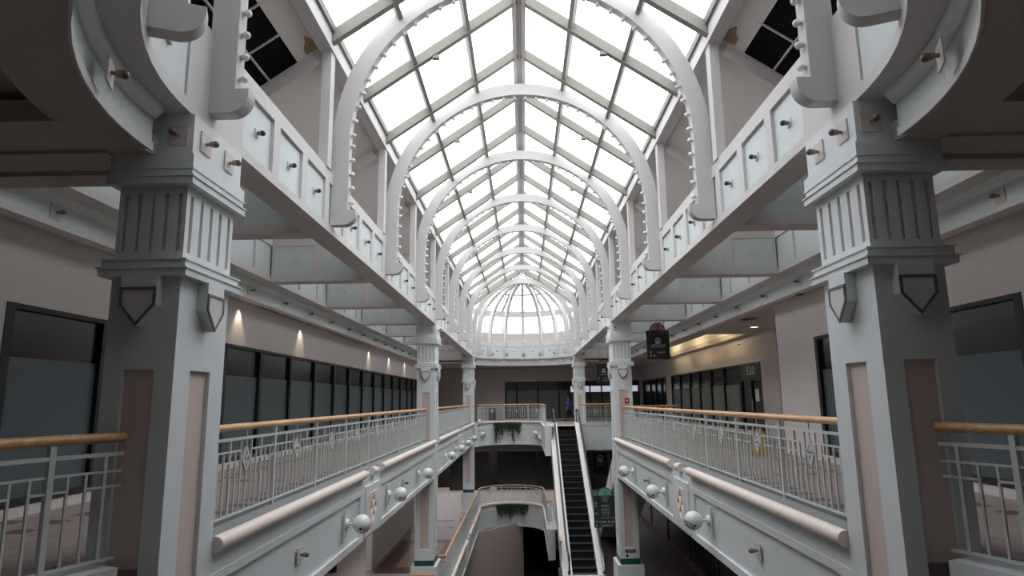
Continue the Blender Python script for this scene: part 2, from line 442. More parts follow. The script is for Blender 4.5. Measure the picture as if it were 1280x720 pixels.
m = MB(); m.box(-.15, .15, 5.9, 42, RZ - .16, RZ + .06); m.box(-.15, -.06, 5.9, 42, RZ - .22, RZ - .16); m.box(.06, .15, 5.9, 42, RZ - .22, RZ - .16); m.build('ridge_beam', M['white'], sky)
# brackets and rain pipes hanging below some rafters
for s in (-1, 1):
    for y in RAF[1:9:2]:
        m = MB(); x = s * 1.75; z = RZ - (RZ - EZ) * 1.75 / A - .16
        m.box(x - .07, x + .07, y - .05, y + .05, z - .05, z + .03); m.build('clip', M['steel'], sky)

# clerestory posts, the sloping plaster ceilings over the aisles
for s, w in ((-1, 'left'), (1, 'right')):
    for i, y in enumerate(ARCH_Y[1:]):
        m = MB(); m.box(s * (A - .03), s * (A + .13), y - .45, y - .23, BZ1, EZ - .05)
        o = m.build('clerestory_post', M['white'])
        tag(o, 'white square clerestory post on the %s box beam just before the %s full arch' % (w, ORD[i]), 'post', 'clerestory posts')
    # sloping ceiling
    def sp(x, y, d=0): return (s * x, y, EZ - SL * (x - A) + d)
    m = MB()
    X1 = WX + .3
    m._add([sp(A + .15, 10.2), sp(X1, 10.2), sp(X1, 41.6), sp(A + .15, 41.6)], [(0, 1, 2, 3)])
    m._add([sp(A + .15, 5.6), sp(A + .55, 5.6), sp(A + .55, 10.2), sp(A + .15, 10.2)], [(0, 1, 2, 3)])
    m._add([sp(5.9, 5.6), sp(X1, 5.6), sp(X1, 10.2), sp(5.9, 10.2)], [(0, 1, 2, 3)])
    o = struct('ceiling_slope_' + w, m, M['grey'])
    for y in ARCH_Y[1:-1]:
        r = MB(); r.bar(sp(A + .24, y - .34, -.12), sp(X1, y - .34, -.12), .24, .26, up=(s * SL, 0, 1)); r.build('rib', M['grey'], o)
    g = MB(); g._add([sp(A + .4, 5.5, .02), sp(6.2, 5.5, .02), sp(6.2, 10.4, .02), sp(A + .4, 10.4, .02)], [(0, 1, 2, 3)]); g.build('void_sheet', M['darkgrid'], o)  # near-black sheet stands in for the dark void above the grid
    g = MB()
    for x in (4.33, 4.85, 5.37): g.bar(sp(x, 5.6, .01), sp(x, 10.2, .01), .03, .03)
    for y in (9.3, 8.5, 7.7, 6.9, 6.1): g.bar(sp(A + .5, y, .01), sp(5.9, y, .01), .03, .03)
    g.build('ceiling_grid', M['tgrid'], o)
    g = MB()
    pts = [(A + .19, 9.82), (A + .27, 9.62), (A + .31, 9.8), (A + .37, 9.9), (A + .38, 10.08), (A + .2, 10.12)]
    g._add([sp(x, y, -.012) for x, y in pts], [tuple(range(6))])
    g.build('torn_patch', M['torn'], o)

# ------------------------------------------------------------------ box beams along the hall, cross beams, outer beams
def panelled_face(casing, panels, fx, y0, y1, s, n, frame=.11, depth=.05):
    """raised frame on the plane x = s*fx facing the hall, n panels between y0 and y1"""
    casing.box(s * fx, s * (fx + depth), y0, y1, BZ0, 3.0); casing.box(s * fx, s * (fx + depth), y0, y1, 3.74, BZ1)
    p = (y1 - y0) / n
    for k in range(n + 1):
        c = y0 + p * k; casing.box(s * fx, s * (fx + depth), max(y0, c - frame), min(y1, c + frame), 3.0, 3.74)
    for k in range(n):
        b = MB(); b.box(s * (fx + depth - .006), s * (fx + depth + .01), y0 + p * k + frame, y0 + p * (k + 1) - frame, 3.0, 3.74); panels.append(b)
def socket_proto(bulbm, plate=.1, armlen=.07):
    """returns builder of a small lamp socket facing +X at the origin"""
    def make(name, label, group):
        t = thing(name, (0, 0, 0), label, 'lamp socket', group)
        m = MB(); m.box(0, .015, -plate, plate, -plate, plate); m.build('plate', M['brass_plate'], t)
        m = MB(); m.tube([(.01, 0, 0), (armlen, 0, 0)], .018, 8); m.lathe([(.018, 0), (.03, .01), (.034, .05), (.03, .06)], (armlen, 0, 0), (1, 0, 0), 10); m.build('holder', M['bronze'], t)
        m = MB(); m.ball((armlen + .065, 0, 0), .036, 12, 8); m.build('bulb', bulbm, t)
        return t
    return make
mk_teal = socket_proto(M['teal'], .05, .02); mk_brown = socket_proto(M['brown_bulb'], .105, .045)
PROTO = {}
def place_socket(kind, pos, rot, label, group):
    if kind not in PROTO:
        t = {'teal': mk_teal, 'brown': mk_brown}[kind]('lamp_socket', label, group); PROTO[kind] = t
    else:
        t = copy_tree(PROTO[kind])
    t.location = pos; t.rotation_euler = rot; t['label'] = label; t['group'] = group
    return t
for o_ in (): pass

BW = .43
for s, w in ((-1, 'left'), (1, 'right')):
    for part, (y0, y1) in (('near', (6.97, 23.8)), ('far', (24.8, 42.0))):
        t = thing('box_beam', (s * (A + .2), (y0 + y1) / 2, BZ0), 'long white box beam with mint panels along the %s of the hall between the %s' % (w, 'near and middle columns' if part == 'near' else 'middle and far columns'), 'beam', 'box beams along the hall')
        c = MB(); c.box(s * (A + .05), s * (A + BW), y0, y1, BZ0, BZ1); pn = []
        ys = [y for y in ARCH_Y if y0 - 1 < y < y1]
        n = 15 if part == 'near' else 16
        panelled_face(c, pn, A, y0, y1, s, n)
        c.build('beam_casing', M['white'], t)
        for b in pn: b.build('panel', M['panel'], t)
        p = (y1 - y0) / n
        for k in range(n):
            yy = y0 + p * (k + .5)
            if min(abs(yy - a - .08) for a in ARCH_Y) < .16: continue
            place_socket('teal', (s * (A + .045), yy, 3.36), (0, 0, 0 if s < 0 else pi),
                         'teal bulb socket on the %s %s box beam, %s panel from its near end' % (w, part, ordn(k)), 'teal bulb sockets on the box beams')
    # bridge pieces over the column heads
    # cross beams
    for i, y in enumerate(ARCH_Y[1:-1]):
        y0 = y - .12; y1 = y0 + .42
        t = thing('cross_beam', (s * 4.8, y, BZ0), 'white panelled cross beam over the %s aisle level with the %s full arch' % (w, ORD[i]), 'beam', 'cross beams over the %s aisle' % w)
        c = MB(); xa, xb = A + BW, OX
        c.box(s * xa, s * xb, y0 + .03, y1, BZ0, BZ1)
        c.box(s * xa, s * xb, y0, y0 + .03, BZ0, 3.03); c.box(s * xa, s * xb, y0, y0 + .03, 3.74, BZ1)
        for xc, hw in ((xa, .1), ((xa + xb) / 2, .11), (xb, .06)):
            c.box(s * max(xa, xc - hw), s * min(xb, xc + hw), y0, y0 + .03, 3.03, 3.74)
        c.build('beam_casing', M['white'], t)
        xm = (xa + xb) / 2
        for a_, b_ in ((xa + .1, xm - .11), (xm + .11, xb - .06)):
            b = MB(); b.box(s * a_, s * b_, y0 + .024, y0 + .04, 3.03, 3.74); b.build('panel', M['panel'], t)
            b = MB(); b.box(s * ((a_ + b_) / 2 - .06), s * ((a_ + b_) / 2 + .06), y0 + .012, y0 + .03, 3.3, 3.42); b.build('socket_plate', M['brass_plate'], t)
    # outer beam with lower band
    t = thing('gallery_beam', (s * OX, 24, LIP), 'long panelled white beam edging the %s gallery ceiling with a mint lower band' % w, 'beam')
    c = MB(); c.box(s * (OX + .05), s * (OX + .9), 6.6, 42, BZ0, 4.4); pn = []
    panelled_face(c, pn, OX, 6.6, 42, s, 24, .06)
    c.build('beam_casing', M['white'], t)
    for b in pn: b.build('panel', M['panel'], t)
    b = MB(); b.box(s * 6.42, s * 6.6, 6.6, 42, LIP + .03, BZ0); b.build('lower_band', M['panel'], t)
    b = MB(); b.box(s * 6.385, s * 6.6, 6.6, 42, LIP - .03, LIP + .05); b.build('lip', M['white'], t)
    b = MB(); b.prism([(s * 6.42, 6.6, BZ0 - .12), (s * 6.34, 6.6, BZ0 - .08), (s * 6.32, 6.6, BZ0 - .02), (s * 6.32, 6.6, BZ0), (s * 6.42, 6.6, BZ0)], (0, 35.4, 0)); b.build('moulding', M['mint'], t)
    for k in range(16):
        yy = 8.35 + 2.1 * k
        place_socket('brown', (s * 6.42, yy, 2.63), (0, 0, 0 if s < 0 else pi),
                     'bulb socket on a square plate on the %s gallery band, %s from the near end' % (w, ordn(k)), 'bulb sockets on the gallery bands')

# ------------------------------------------------------------------ columns
CW, CD = .67, 1.0
def column(s, y0, label):
    t = thing('column', (s * (A + CW / 2), y0 + CD / 2, FL2), label, 'column', 'hall columns')
    x0, x1, y1 = A, A + CW, y0 + CD
    B = lambda m, o, za, zb: m.box(s * (x0 - o), s * (x1 + o), y0 - o, y1 + o, za, zb)
    d = .045; zt, zb = .33, -5.15
    m = MB(); m.box(s * (x0 + d), s * (x1 - d), y0 + d, y1 - d, -5.55, 1.25)
    # stiles and rails that frame the recessed strip on each face
    for (ya, yb) in ((y0, y0 + d), (y1 - d, y1)):
        m.box(s * x0, s * (x0 + .185), ya, yb, -5.55, 1.25); m.box(s * (x1 - .185), s * x1, ya, yb, -5.55, 1.25)
        m.box(s * (x0 + .185), s * (x1 - .185), ya, yb, zt, 1.25); m.box(s * (x0 + .185), s * (x1 - .185), ya, yb, -5.55, zb)
    for (xa, xb) in ((x0, x0 + d), (x1 - d, x1)):
        m.box(s * xa, s * xb, y0 + d, y0 + .30, -5.55, 1.25); m.box(s * xa, s * xb, y1 - .30, y1 - d, -5.55, 1.25)
        m.box(s * xa, s * xb, y0 + .30, y1 - .30, zt, 1.25); m.box(s * xa, s * xb, y0 + .30, y1 - .30, -5.55, zb)
    m.build('shaft', M['mint'], t)
    for (xa, xb, ya, yb) in ((x0 + .185, x1 - .185, y0 + d - .006, y0 + d + .002), (x0 + .185, x1 - .185, y1 - d - .002, y1 - d + .006),
                             (x0 + d - .006, x0 + d + .002, y0 + .3, y1 - .3), (x1 - d - .002, x1 - d + .006, y0 + .3, y1 - .3)):
        b = MB(); b.box(s * xa, s * xb, ya, yb, zb, zt); b.build('inset_strip', M['pink'], t)
    def mould(name, z, o):
        b = MB(); B(b, o, z, z + .075); B(b, o + .014, z + .07, z + .085); B(b, o - .02, z + .085, z + .16); B(b, o - .006, z + .155, z + .17)
        b.build(name, M['mint'], t)
    mould('lower_moulding', 1.214, .09); mould('upper_moulding', 2.129, .09)
    # fluted block
    f = MB(); e = .03; za, zb2 = 1.38, 2.14
    f.box(s * (x0 + e), s * (x1 - e), y0 + e, y1 - e, za, zb2)
    core = f.build('flute_core', M['pink'], t)
    f = MB()
    def flutes(n, L, g):    # strips between n grooves of width g
        p = L / n; return [(0, (p - g) / 2)] + [((p * k) + (p + g) / 2, p * (k + 1) + (p - g) / 2) for k in range(n - 1)] + [(L - (p - g) / 2, L)]
    for a_, b_ in flutes(5, CW, .045):
        for ya, yb in ((y0, y0 + e), (y1 - e, y1)): f.box(s * (x0 + a_), s * (x0 + b_), ya, yb, za, zb2)
    for a_, b_ in flutes(5, CD, .06):
        for xa, xb in ((x0, x0 + e), (x1 - e, x1)): f.box(s * xa, s * xb, y0 + max(a_, e), y0 + min(b_, CD - e), za, zb2)
    FX = flutes(5, CW, .045); FY = flutes(5, CD, .06)
    for z_a, z_b in ((za, 1.47), (2.05, zb2)):
        for (a_, b_), (c_, d_) in zip(FX[:-1], FX[1:]):
            for ya, yb in ((y0, y0 + e), (y1 - e, y1)): f.box(s * (x0 + b_), s * (x0 + c_), ya, yb, z_a, z_b)
        for (a_, b_), (c_, d_) in zip(FY[:-1], FY[1:]):
            for xa, xb in ((x0, x0 + e), (x1 - e, x1)): f.box(s * xa, s * xb, y0 + b_, y0 + c_, z_a, z_b)
    f.build('fluted_block', M['mint'], t)
    b = MB(); B(b, .075, 2.29, 2.43); B(b, .05, 2.43, 2.46); B(b, .035, 2.46, BZ0); b.build('head_block', M['mint'], t)
    if y0 < 30:
        b = MB(); B(b, .0, BZ0, BZ1); b.build('upper_block', M['white'], t)
    # shields
    def shield(c, ex, ey):
        ex = Vector(ex); ey = Vector(ey); c = Vector(c); U = Vector((0, 0, 1))
        out = lambda k, z0, z1, zz: [c - ex * k + U * z0, c + ex * k + U * z0, c + ex * k + U * z1, c + U * zz, c - ex * k + U * z1]
        b = MB(); b.prism(out(.17, 1.214, .93, .73), ey * .11)
        fr = b.build('shield', M['mint'], t)
        b = MB(); k = .17; w = .022
        P = [-1, 1]; q = out(.17, 1.1, .93, .73); q2 = [c - ex * .145 + U * 1.075, c + ex * .145 + U * 1.075, c + ex * .145 + U * .94, c + U * .765, c - ex * .145 + U * .94]
        for i in range(5):
            j = (i + 1) % 5
            b.prism([q[i] + ey * .105, q[j] + ey * .105, q2[j] + ey * .105, q2[i] + ey * .105], ey * .018)
        b.build('shield_rim', M['rim'], fr)
        b = MB(); b.prism([p + ey * .11 for p in q2], ey * .006); b.build('shield_face', M['white'], fr)
    shield((s * (A + CW / 2), y0, 0), (1, 0, 0), (0, -1, 0)); shield((s * A, y0 + CD / 2, 0), (0, 1, 0), (-s, 0, 0))
    # foot
    g = MB(); B(g, .012, -5.72, -5.53); g.build('green_band', M['green'], t)
    g = MB(); B(g, .12, FL2 + .001, -5.72); B(g, .16, FL2 + .001, FL2 + .16); g.build('plinth', M['mint'], t)
    return t
NAMES = {5.97: 'near', 23.8: 'middle', 42.0: 'far'}
for y0, nm in NAMES.items():
    for s, w in ((-1, 'left'), (1, 'right')):
        column(s, y0, {'near': 'large pale mint column in the %s foreground with fluted head and pink inset strips' % w,
                       'middle': 'pale mint column halfway down the hall on the %s, %s' % (w, 'green band at its foot' if s < 0 else 'with a red alarm box on its pink strip'),
                       'far': 'small pale mint column at the far end of the hall, %s of the escalator' % w}[nm])
        L = nm + ' ' + w
        place_socket('brown', (s * (A + .12), y0 - .035, 2.64), (0, 0, -pi / 2), 'bulb socket on the hall-facing end block front of the %s column' % L, 'bulb sockets on column heads')
        for k, yy in enumerate((y0 + .2, y0 + .72)):
            place_socket('brown', (s * (A - .035), yy, 2.64), (0, 0, 0 if s < 0 else pi), '%s bulb socket on the side of the %s column head' % (('nearer', 'farther')[k], L), 'bulb sockets on column heads')
for k in range(1, 8):
    a = pi * k / 8
    for sg, yc, nm in ((1, D1, 'far'), (-1, D0, 'near')):
        if sg < 0 and 2 < k < 6: continue
        ang = math.atan2(-sg * sin(a), cos(a))
        lab = ('bulb socket on the curved band under the far half dome, %s from the left' % ORD[k - 1]) if sg > 0 else \
              'bulb socket on the curved band overhead, %s from the near %s column' % (ORD[(k if k < 4 else 8 - k) - 1], 'left' if k < 4 else 'right')
        place_socket('brown', (-3.56 * cos(a), yc + sg * 3.56 * sin(a), 2.62), (0, 0, ang), lab, 'bulb sockets on the ring bands')
        aa = a - pi / 16
        lab = lab.replace('bulb socket on the curved band', 'teal socket on the ring panels')
        ang = math.atan2(-sg * sin(aa), cos(aa))
        place_socket('teal', (-(A + .02) * cos(aa), yc + sg * (A + .02) * sin(aa), 3.36), (0, 0, ang), lab, 'teal bulb sockets on the ring beams')

# ------------------------------------------------------------------ floors, walls, ceilings
def arc_pts(cx, cy, R, a0, a1, n=24): return [(cx + R * cos(a0 + (a1 - a0) * k / n), cy + R * sin(a0 + (a1 - a0) * k / n)) for k in range(n + 1)]
ARC3 = arc_pts(-.97, 42.6, 2.1, pi, 0)             # far landing edge, third floor
ARC2 = arc_pts(-.95, 43.3, 2.15, pi, 0)
NEAR = arc_pts(0, 4.0, 4.2, math.radians(28), math.radians(-90), 24)
def slab(name, poly, z1, th, m):
    b = MB(); b.prism([(x, y, z1 - th) for x, y in poly], (0, 0, th)); return struct(name, b, m)
slab('floor', [(-WX, -4), (-3.72, -4), (-3.72, 6.0), (-A - .2, 6.0), (-A - .2, 50), (-WX, 50)], FL3, 1.3, M['floor'])
slab('floor_right', [(A + .2, 6.0), (3.72, 6.0), (3.72, -4), (WX, -4), (WX, 17.2), (9.1, 17.2), (9.1, 50), (5.9, 50), (5.9, 25.0), (A + .2, 25.0)], FL3, 1.3, M['floor'])
nearpoly = [(3.72, 5.9)] + NEAR + [(-x, y) for x, y in NEAR[::-1][1:]] + [(-3.72, 5.9), (-3.72, -4), (3.72, -4)]
b = MB()
pl = [(x, y) for x, y in NEAR if y < 4]
b.prism([(4.2, 4.0, FL3 - 1.3)] and [(x, y, FL3 - 1.3) for x, y in [(3.72, -4), (3.72, 2.05)] + [p for p in NEAR if abs(p[0]) < 3.72] + [(-p[0], p[1]) for p in NEAR[::-1][1:] if abs(p[0]) < 3.72] + [(-3.72, 2.05), (-3.72, -4)]], (0, 0, 1.3))
struct('floor_bridge', b, M['floor'])
slab('floor_landing', [(-A - .02, 50), (-A - .02, 42.6)] + arc_pts(-.97, 42.6, 2.3, pi, 0) + [(1.3, 35.36), (1.38, 35.36), (1.38, 36.75), (3.17, 36.75), (3.17, 39.1), (5.9, 39.1), (5.9, 50)], FL3, 1.3, M['floor2'])
slab('floor_middle', [(-8.5, -4), (-3.2, -4), (-3.2, 43.3)] + arc_pts(-.95, 43.3, 2.28, pi, 0) + [(1.36, 36.06), (1.42, 36.06), (1.42, 37.5), (3.1, 37.5), (3.1, 54), (-8.5, 54)], FL2, 1.3, M['floor2'])
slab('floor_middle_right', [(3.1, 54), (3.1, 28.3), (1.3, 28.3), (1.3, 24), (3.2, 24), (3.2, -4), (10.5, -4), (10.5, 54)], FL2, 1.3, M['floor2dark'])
b = MB(); b.box(-10.5, 10.5, -4, 56, FL1 - .3, FL1); struct('floor_ground', b, M['floor1'])
# terrazzo figures let into the middle floor
mf = bpy.data.objects['floor_middle']
b = MB(); e = .004
for x0, x1, y0, y1 in ((-6.3, -3.1, 27.6, 28.6), (-6.3, -3.1, 33.2, 34.0)): b.box(x0, x1, y0, y1, FL2, FL2 + e)
for x0, x1, y0, y1 in ((-4.0, -3.1, 28.6, 33.2), (-6.3, -5.6, 28.6, 33.2)): b.box(x0, x1, y0, y1, FL2, FL2 + e)
for k in range(3): b.box(-5.3 + k * .9, -4.9 + k * .9, 36.2 + k * .7, 36.6 + k * .7, FL2, FL2 + e)
b.box(-5.6, -4.2, 38.8, 39.4, FL2, FL2 + e); b.box(-3.9, -3.2, 39.0, 39.8, FL2, FL2 + e)
for x0, x1, y0, y1 in ((4.6, 6.5, 18, 19), (4.6, 6.5, 22, 23), (4.6, 5.2, 19, 22), (4.4, 6.8, 13, 14.2), (4.6, 5.2, 14.2, 18)): b.box(x0, x1, y0, y1, FL2, FL2 + e)
b.build('floor_inlay', M['inlay'], mf)
b = MB()
b.box(-5.6, -4.0, 28.6, 33.2, FL2, FL2 + e * .5); b.build('floor_field', M['taupe'], mf)

def wall(name, mb, m): return struct(name, mb, m)
# third floor shop walls with window openings
WT, WB = 1.37, -1.3
def side_wall(name, x, s, y0, y1, ops, m=None, ztop=4.6):
    b = MB(); X0, X1 = s * x, s * (x + .25)
    b.box(X0, X1, y0, y1, WT, ztop); b.box(X0, X1, y0, y1, FL3 - 1.3, WB)
    c = y0
    for a_, e_ in ops:
        if a_ > c: b.box(X0, X1, c, a_, WB, WT)
        c = e_
    if c < y1: b.box(X0, X1, c, y1, WB, WT)
    return struct(name, b, m or M['wall'])
side_wall('wall_left', WX, -1, -4, 50, [(3.0, 7.6), (8.15, 10.25), (14.35, 41.0)])
side_wall('wall_right', WX, 1, -4, 17.2, [(3.0, 8.4), (8.7, 11.5), (12.2, 15.0)])
side_wall('wall_right_shop', 9.1, 1, 17.2, 50, [(24.85, 40.0), (41.4, 49.5)])
b = MB(); b.box(WX + .26, 9.35, 16.95, 17.19, FL3, 3.0); struct('wall_right_return', b, M['wall'])
b = MB(); b.box(9.09, 9.1, 23.05, 23.1, FL3, LIP); struct('trim_seam', b, M['joint'])
# far wall with openings (shop front, strip of daylight)
b = MB(); Y0, Y1 = 50, 50.25
b.box(-7.03, -1.48, Y0, Y1, FL3, 4.6); b.box(-1.48, 9.35, Y0, Y1, 1.42, 4.6); b.box(-1.48, 9.35, Y0, Y1, FL3 - 1.3, -1.38)
b.box(8.9, 9.35, Y0, Y1, FL3, 1.42)
struct('wall_far', b, M['wall'])
b = MB(); b.box(-10.5, 10.5, -4.3, -4, FL1, 4.6); struct('wall_back', b, M['nearblack'])  # near-black stands in for the dark mall behind and cuts bounce light
# near and far gallery ceilings
b = MB(); ct = LIP + .25
def ceil_poly(poly, z0, z1, m_=None, name='ceiling'): q = MB(); q.prism([(x, y, z0) for x, y in poly], (0, 0, z1 - z0)); return struct(name, q, m_ or M['soffit'])
NC = 5.76
near_arc = [(-3.582 * cos(pi * k / 32), NC - 3.582 * sin(pi * k / 32)) for k in range(33)]
near_in = [(x, y) for x, y in near_arc]
outer = [(-4.1 * cos(pi * k / 32), NC - 4.1 * sin(pi * k / 32)) for k in range(33)]
for s, w in ((-1, 'left'), (1, 'right')):
    h = [(s * abs(x), y) for x, y in near_arc[:17]]; g = [(s * abs(x), y) for x, y in outer[:17]]
    q = MB(); v = [(x, y, LIP - .01) for x, y in h] + [(x, y, LIP - .01) for x, y in g]
    q.prism([(x, y, LIP - .01) for x, y in h + [(0, g[-1][1])] + g[::-1]], (0, 0, .2))
    q.prism([(s * 3.6, 5.95, LIP - .012), (s * 3.66, 5.7, LIP - .012), (s * 4.0, 5.1, LIP - .012), (s * WX, 5.1, LIP - .012), (s * WX, 6.65, LIP - .012), (s * 3.6, 6.65, LIP - .012)], (0, 0, .2))
    q.box(s * 4.0, s * WX, 5.75, 5.82, LIP - .045, LIP); q.box(s * 4.2, s * WX, 6.3, 6.65, LIP - .06, LIP)
    q.box(s * (A + CW), s * WX, 6.45, 6.65, LIP, 4.4)
    struct('ceiling_near_' + w, q, M['soffit'])
for s, w in ((-1, 'left'), (1, 'right')):
    b = MB(); b.prism([(s * abs(x) * .99, y, 2.75) for x, y in outer[:17]] + [(0, -4, 2.75), (s * WX, -4, 2.75), (s * WX, NC, 2.75)], (0, 0, .2)); struct('ceiling_recess_' + w, b, M['grey'])
b = MB(); b.box(-WX - .1, -6.5, 6.6, 42, LIP, LIP + .2); struct('ceiling_left', b, M['soffit'])
b = MB(); b.box(6.5, WX + .1, 6.6, 17.2, LIP, LIP + .2)
CV = (7.1, 8.75, 25.0, 40.5)     # light cove opening
b.box(6.5, 9.2, 17.2, CV[2], LIP, LIP + .2); b.box(6.5, CV[0], CV[2], CV[3], LIP, LIP + .2); b.box(CV[0], CV[0] + .4, CV[2], CV[3], LIP + .12, LIP + .2); b.box(CV[1], 9.2, CV[2], CV[3], LIP, LIP + .2); b.box(6.5, 9.2, CV[3], 50, LIP, LIP + .2)
struct('ceiling_right', b, M['soffit'])
b = MB(); b.box(CV[0] - .1, CV[1] + .1, CV[2] - .1, CV[3] + .1, 3.0, 3.1)
for q in ((CV[0] - .1, CV[0], CV[2], CV[3]), (CV[1], CV[1] + .1, CV[2], CV[3]), (CV[0], CV[1], CV[2] - .1, CV[2]), (CV[0], CV[1], CV[3], CV[3] + .1)): b.box(*q, LIP + .2, 3.05)
struct('ceiling_cove', b, M['cove'])
# far landing ceiling: behind the ring
b = MB(); far_arc = [(-3.582 * cos(pi * k / 32), 42.0 + 3.582 * sin(pi * k / 32)) for k in range(33)]
b.prism([(x, y, LIP - .005) for x, y in [(-A, 42.9)] + [p for p in far_arc if p[1] > 42.9] + [(A, 42.9), (A, 41.9), (9.2, 41.9), (9.2, 50.1), (-7, 50.1), (-7, 41.9), (-A, 41.9)]], (0, 0, .2))
struct('ceiling_far', b, M['soffit'])
b = MB()
for s in (-1, 1):
    b.box(s * 3.97, s * 9.3, 41.9, 42.05, LIP + .1, 4.6)
b.box(-7.1, 7.1, 50, 50.2, 4, 4.6)
struct('wall_above_far', b, M['white'])
# lids that close the building above the gallery ceilings
b = MB(); b.box(-9.4, -WX - .15, -4, 51, 4.4, 4.5); b.box(WX + .15, 9.4, -4, 51, 4.4, 4.5); b.box(-9.4, 9.4, -4.3, 2.05, 4.4, 4.5)
b.box(-9.4, -3.85, 2.05, 5.7, 4.4, 4.5); b.box(3.85, 9.4, 2.05, 5.7, 4.4, 4.5); b.box(-9.4, 9.4, 45.92, 51, 4.4, 4.5); b.box(-9.4, -3.85, 41.5, 45.92, 4.4, 4.5); b.box(3.85, 9.4, 41.5, 45.92, 4.4, 4.5)
_cor = [(3.86 * cos(pi / 2 * k / 8), 3.86 * sin(pi / 2 * k / 8)) for k in range(9)]
for s in (-1, 1):
    for cy_, g_ in ((42.0, 1), (5.97, -1)):
        b.prism([(s * x, cy_ + g_ * y, 4.4) for x, y in _cor] + [(0, cy_ + g_ * 3.95, 4.4), (s * 3.95, cy_ + g_ * 3.95, 4.4), (s * 3.95, cy_, 4.4)], (0, 0, .1))
struct('ceiling_lid', b, M['grey'])
# end gables between the drums and the sloping ceilings
b = MB()
for s in (-1, 1):
    for y in (5.5, 41.6):
        b.prism([(s * 3.75, y, 4.4), (s * WX, y, 4.4), (s * 3.75, y, 6.3)], (0, .1, 0))
struct('wall_gable', b, M['white'])
# middle floor walls, ground floor walls
b = MB(); b.box(-6.7, -6.45, 28.0, 38.5, FL2, FL3 - 1.3); struct('wall_middle_left', b, M['wall'])
b = MB(); b.box(-8.6, -8.4, -4, 54, FL1, FL3 - 1.3); b.box(10.4, 10.6, -4, 54, FL1, FL3 - 1.2); struct('wall_middle_outer', b, M['nearblack'])
b = MB(); b.box(-8.6, 10.6, 53.8, 54, FL1, FL3 - 1.3); struct('wall_middle_far', b, M['nearblack'])
b = MB(); b.prism([(-4.5, 41.0, FL1), (-.35, 46.0, FL1), (-.2, 45.9, FL1), (-4.35, 40.85, FL1)], (0, 0, 4.15)); struct('wall_ground', b, M['l1wall'])
b = MB(); b.box(-8.4, -7.9, 27.8, 28.0, FL2, FL3 - 1.3); b.box(6.8, 6.95, 2, 41, FL2, FL3 - 1.3); struct('wall_middle_right', b, M['nearblack'])
# ------------------------------------------------------------------ shop windows
WN = [0]
def window(s, x, ys, zt, zb, split, film, label=None, posts=.07, plane='x', x_in=.06):
    """shop window: black frame, mullions, clear glass above, film below. ys = mullion positions"""
    WN[0] += 1
    root = bpy.data.objects.new('window_%d' % WN[0], None); COL.objects.link(root); root['kind'] = 'structure'
    root.location = (s * x, ys[0], zb) if plane == 'x' else (ys[0], x, zb)
    def bx(m, u0, u1, d0, d1, z0, z1):
        if plane == 'x': m.box(s * (x + d0), s * (x + d1), u0, u1, z0, z1)
        else: m.box(u0, u1, x + d0, x + d1, z0, z1)
    f = MB(); bx(f, ys[0], ys[-1], -.015, .12, zt - .07, zt); bx(f, ys[0], ys[-1], -.015, .12, zb, zb + .09)
    f.build('frame', M['black'], root)
    for i, y in enumerate(ys):
        f = MB(); a0 = y if i == 0 else (y - 2 * posts if i == len(ys) - 1 else y - posts)
        bx(f, a0, a0 + 2 * posts, -.015, .12, zb + .09, zt - .07); f.build('mullion', M['black'], root)
    for i in range(len(ys) - 1):
        g = MB(); bx(g, ys[i], ys[i + 1], x_in, x_in + .02, split, zt - .05); g.build('clear_pane', M['glass'], root)
        g = MB(); bx(g, ys[i], ys[i + 1], x_in, x_in + .02, zb + .05, split); g.build('filmed_pane', film, root)
    return root
window(-1, WX, [8.15, 10.25], WT, WB, .66, M['film'])
window(-1, WX, [3.0, 5.3, 7.6], WT, WB, .66, M['film'])
window(-1, WX, [14.35, 16.4, 18.55, 20.75, 22.9, 24.9, 27.0, 29.1, 31.2, 33.3, 35.4, 37.5, 39.2, 41.0], WT, WB, .66, M['film'])
window(1, WX, [8.7, 11.5], WT, WB, .6, M['film'])
window(1, WX, [3.0, 5.6, 8.4], WT, WB, .6, M['film'])
window(1, WX, [12.2, 15.0], WT, WB, .6, M['film'])
W320 = window(1, 9.1, [27.3, 29.55, 31.6, 33.65, 35.6, 37.8, 40.0], WT, WB, .55, M['filmgrey'])
window(1, 9.1, [41.4, 42.9, 44.8, 46.7, 49.5], WT, WB, .55, M['glass'])
window(1, 50, [-1.48, -.55, 1.07, 2.7, 3.5], 1.42, -1.38, .75, M['filmgrey'], plane='y')
# roller grilles seen behind the near glass (slats)
for (s, y0, y1) in ((1, 8.75, 11.4), (-1, 8.3, 10.1)):
    pass
# door of unit 320
d = bpy.data.objects.new('door_1', None); COL.objects.link(d); d['kind'] = 'structure'; d.location = (9.1, 26, FL3)
f = MB()
f.box(9.09, 9.2, 24.85, 24.97, FL3, WT); f.box(9.09, 9.2, 27.18, 27.3, FL3, WT); f.box(9.09, 9.2, 24.85, 27.3, WT - .07, WT); f.box(9.09, 9.2, 24.85, 27.3, .66, .76); f.box(9.09, 9.2, 26.0, 26.1, FL3, .66)
f.build('door_frame', M['black'], d)
for a_, e_ in ((24.9, 26.05), (26.05, 27.25)):
    g = MB(); g.box(9.15, 9.17, a_, e_, FL3 - .2, .7); g.build('door_leaf', M['glass'], d)
g = MB(); g.box(9.11, 9.14, 24.95, 27.2, .74, 1.32); g.build('transom_panel', M['signgreen'], d)
g = MB(); g.tube([(9.08, 25.92, -.6), (9.06, 25.92, -.55), (9.06, 25.92, -.1), (9.08, 25.92, -.05)], .018, 8); g.build('door_handle', M['rail'], d)
g = MB(); g.box(9.138, 9.148, 25.35, 25.75, -.15, .32); o = g.build('paper_notice', M['paper']); tag(o, 'white paper notice taped on the dark glass door of unit 320', 'notice')
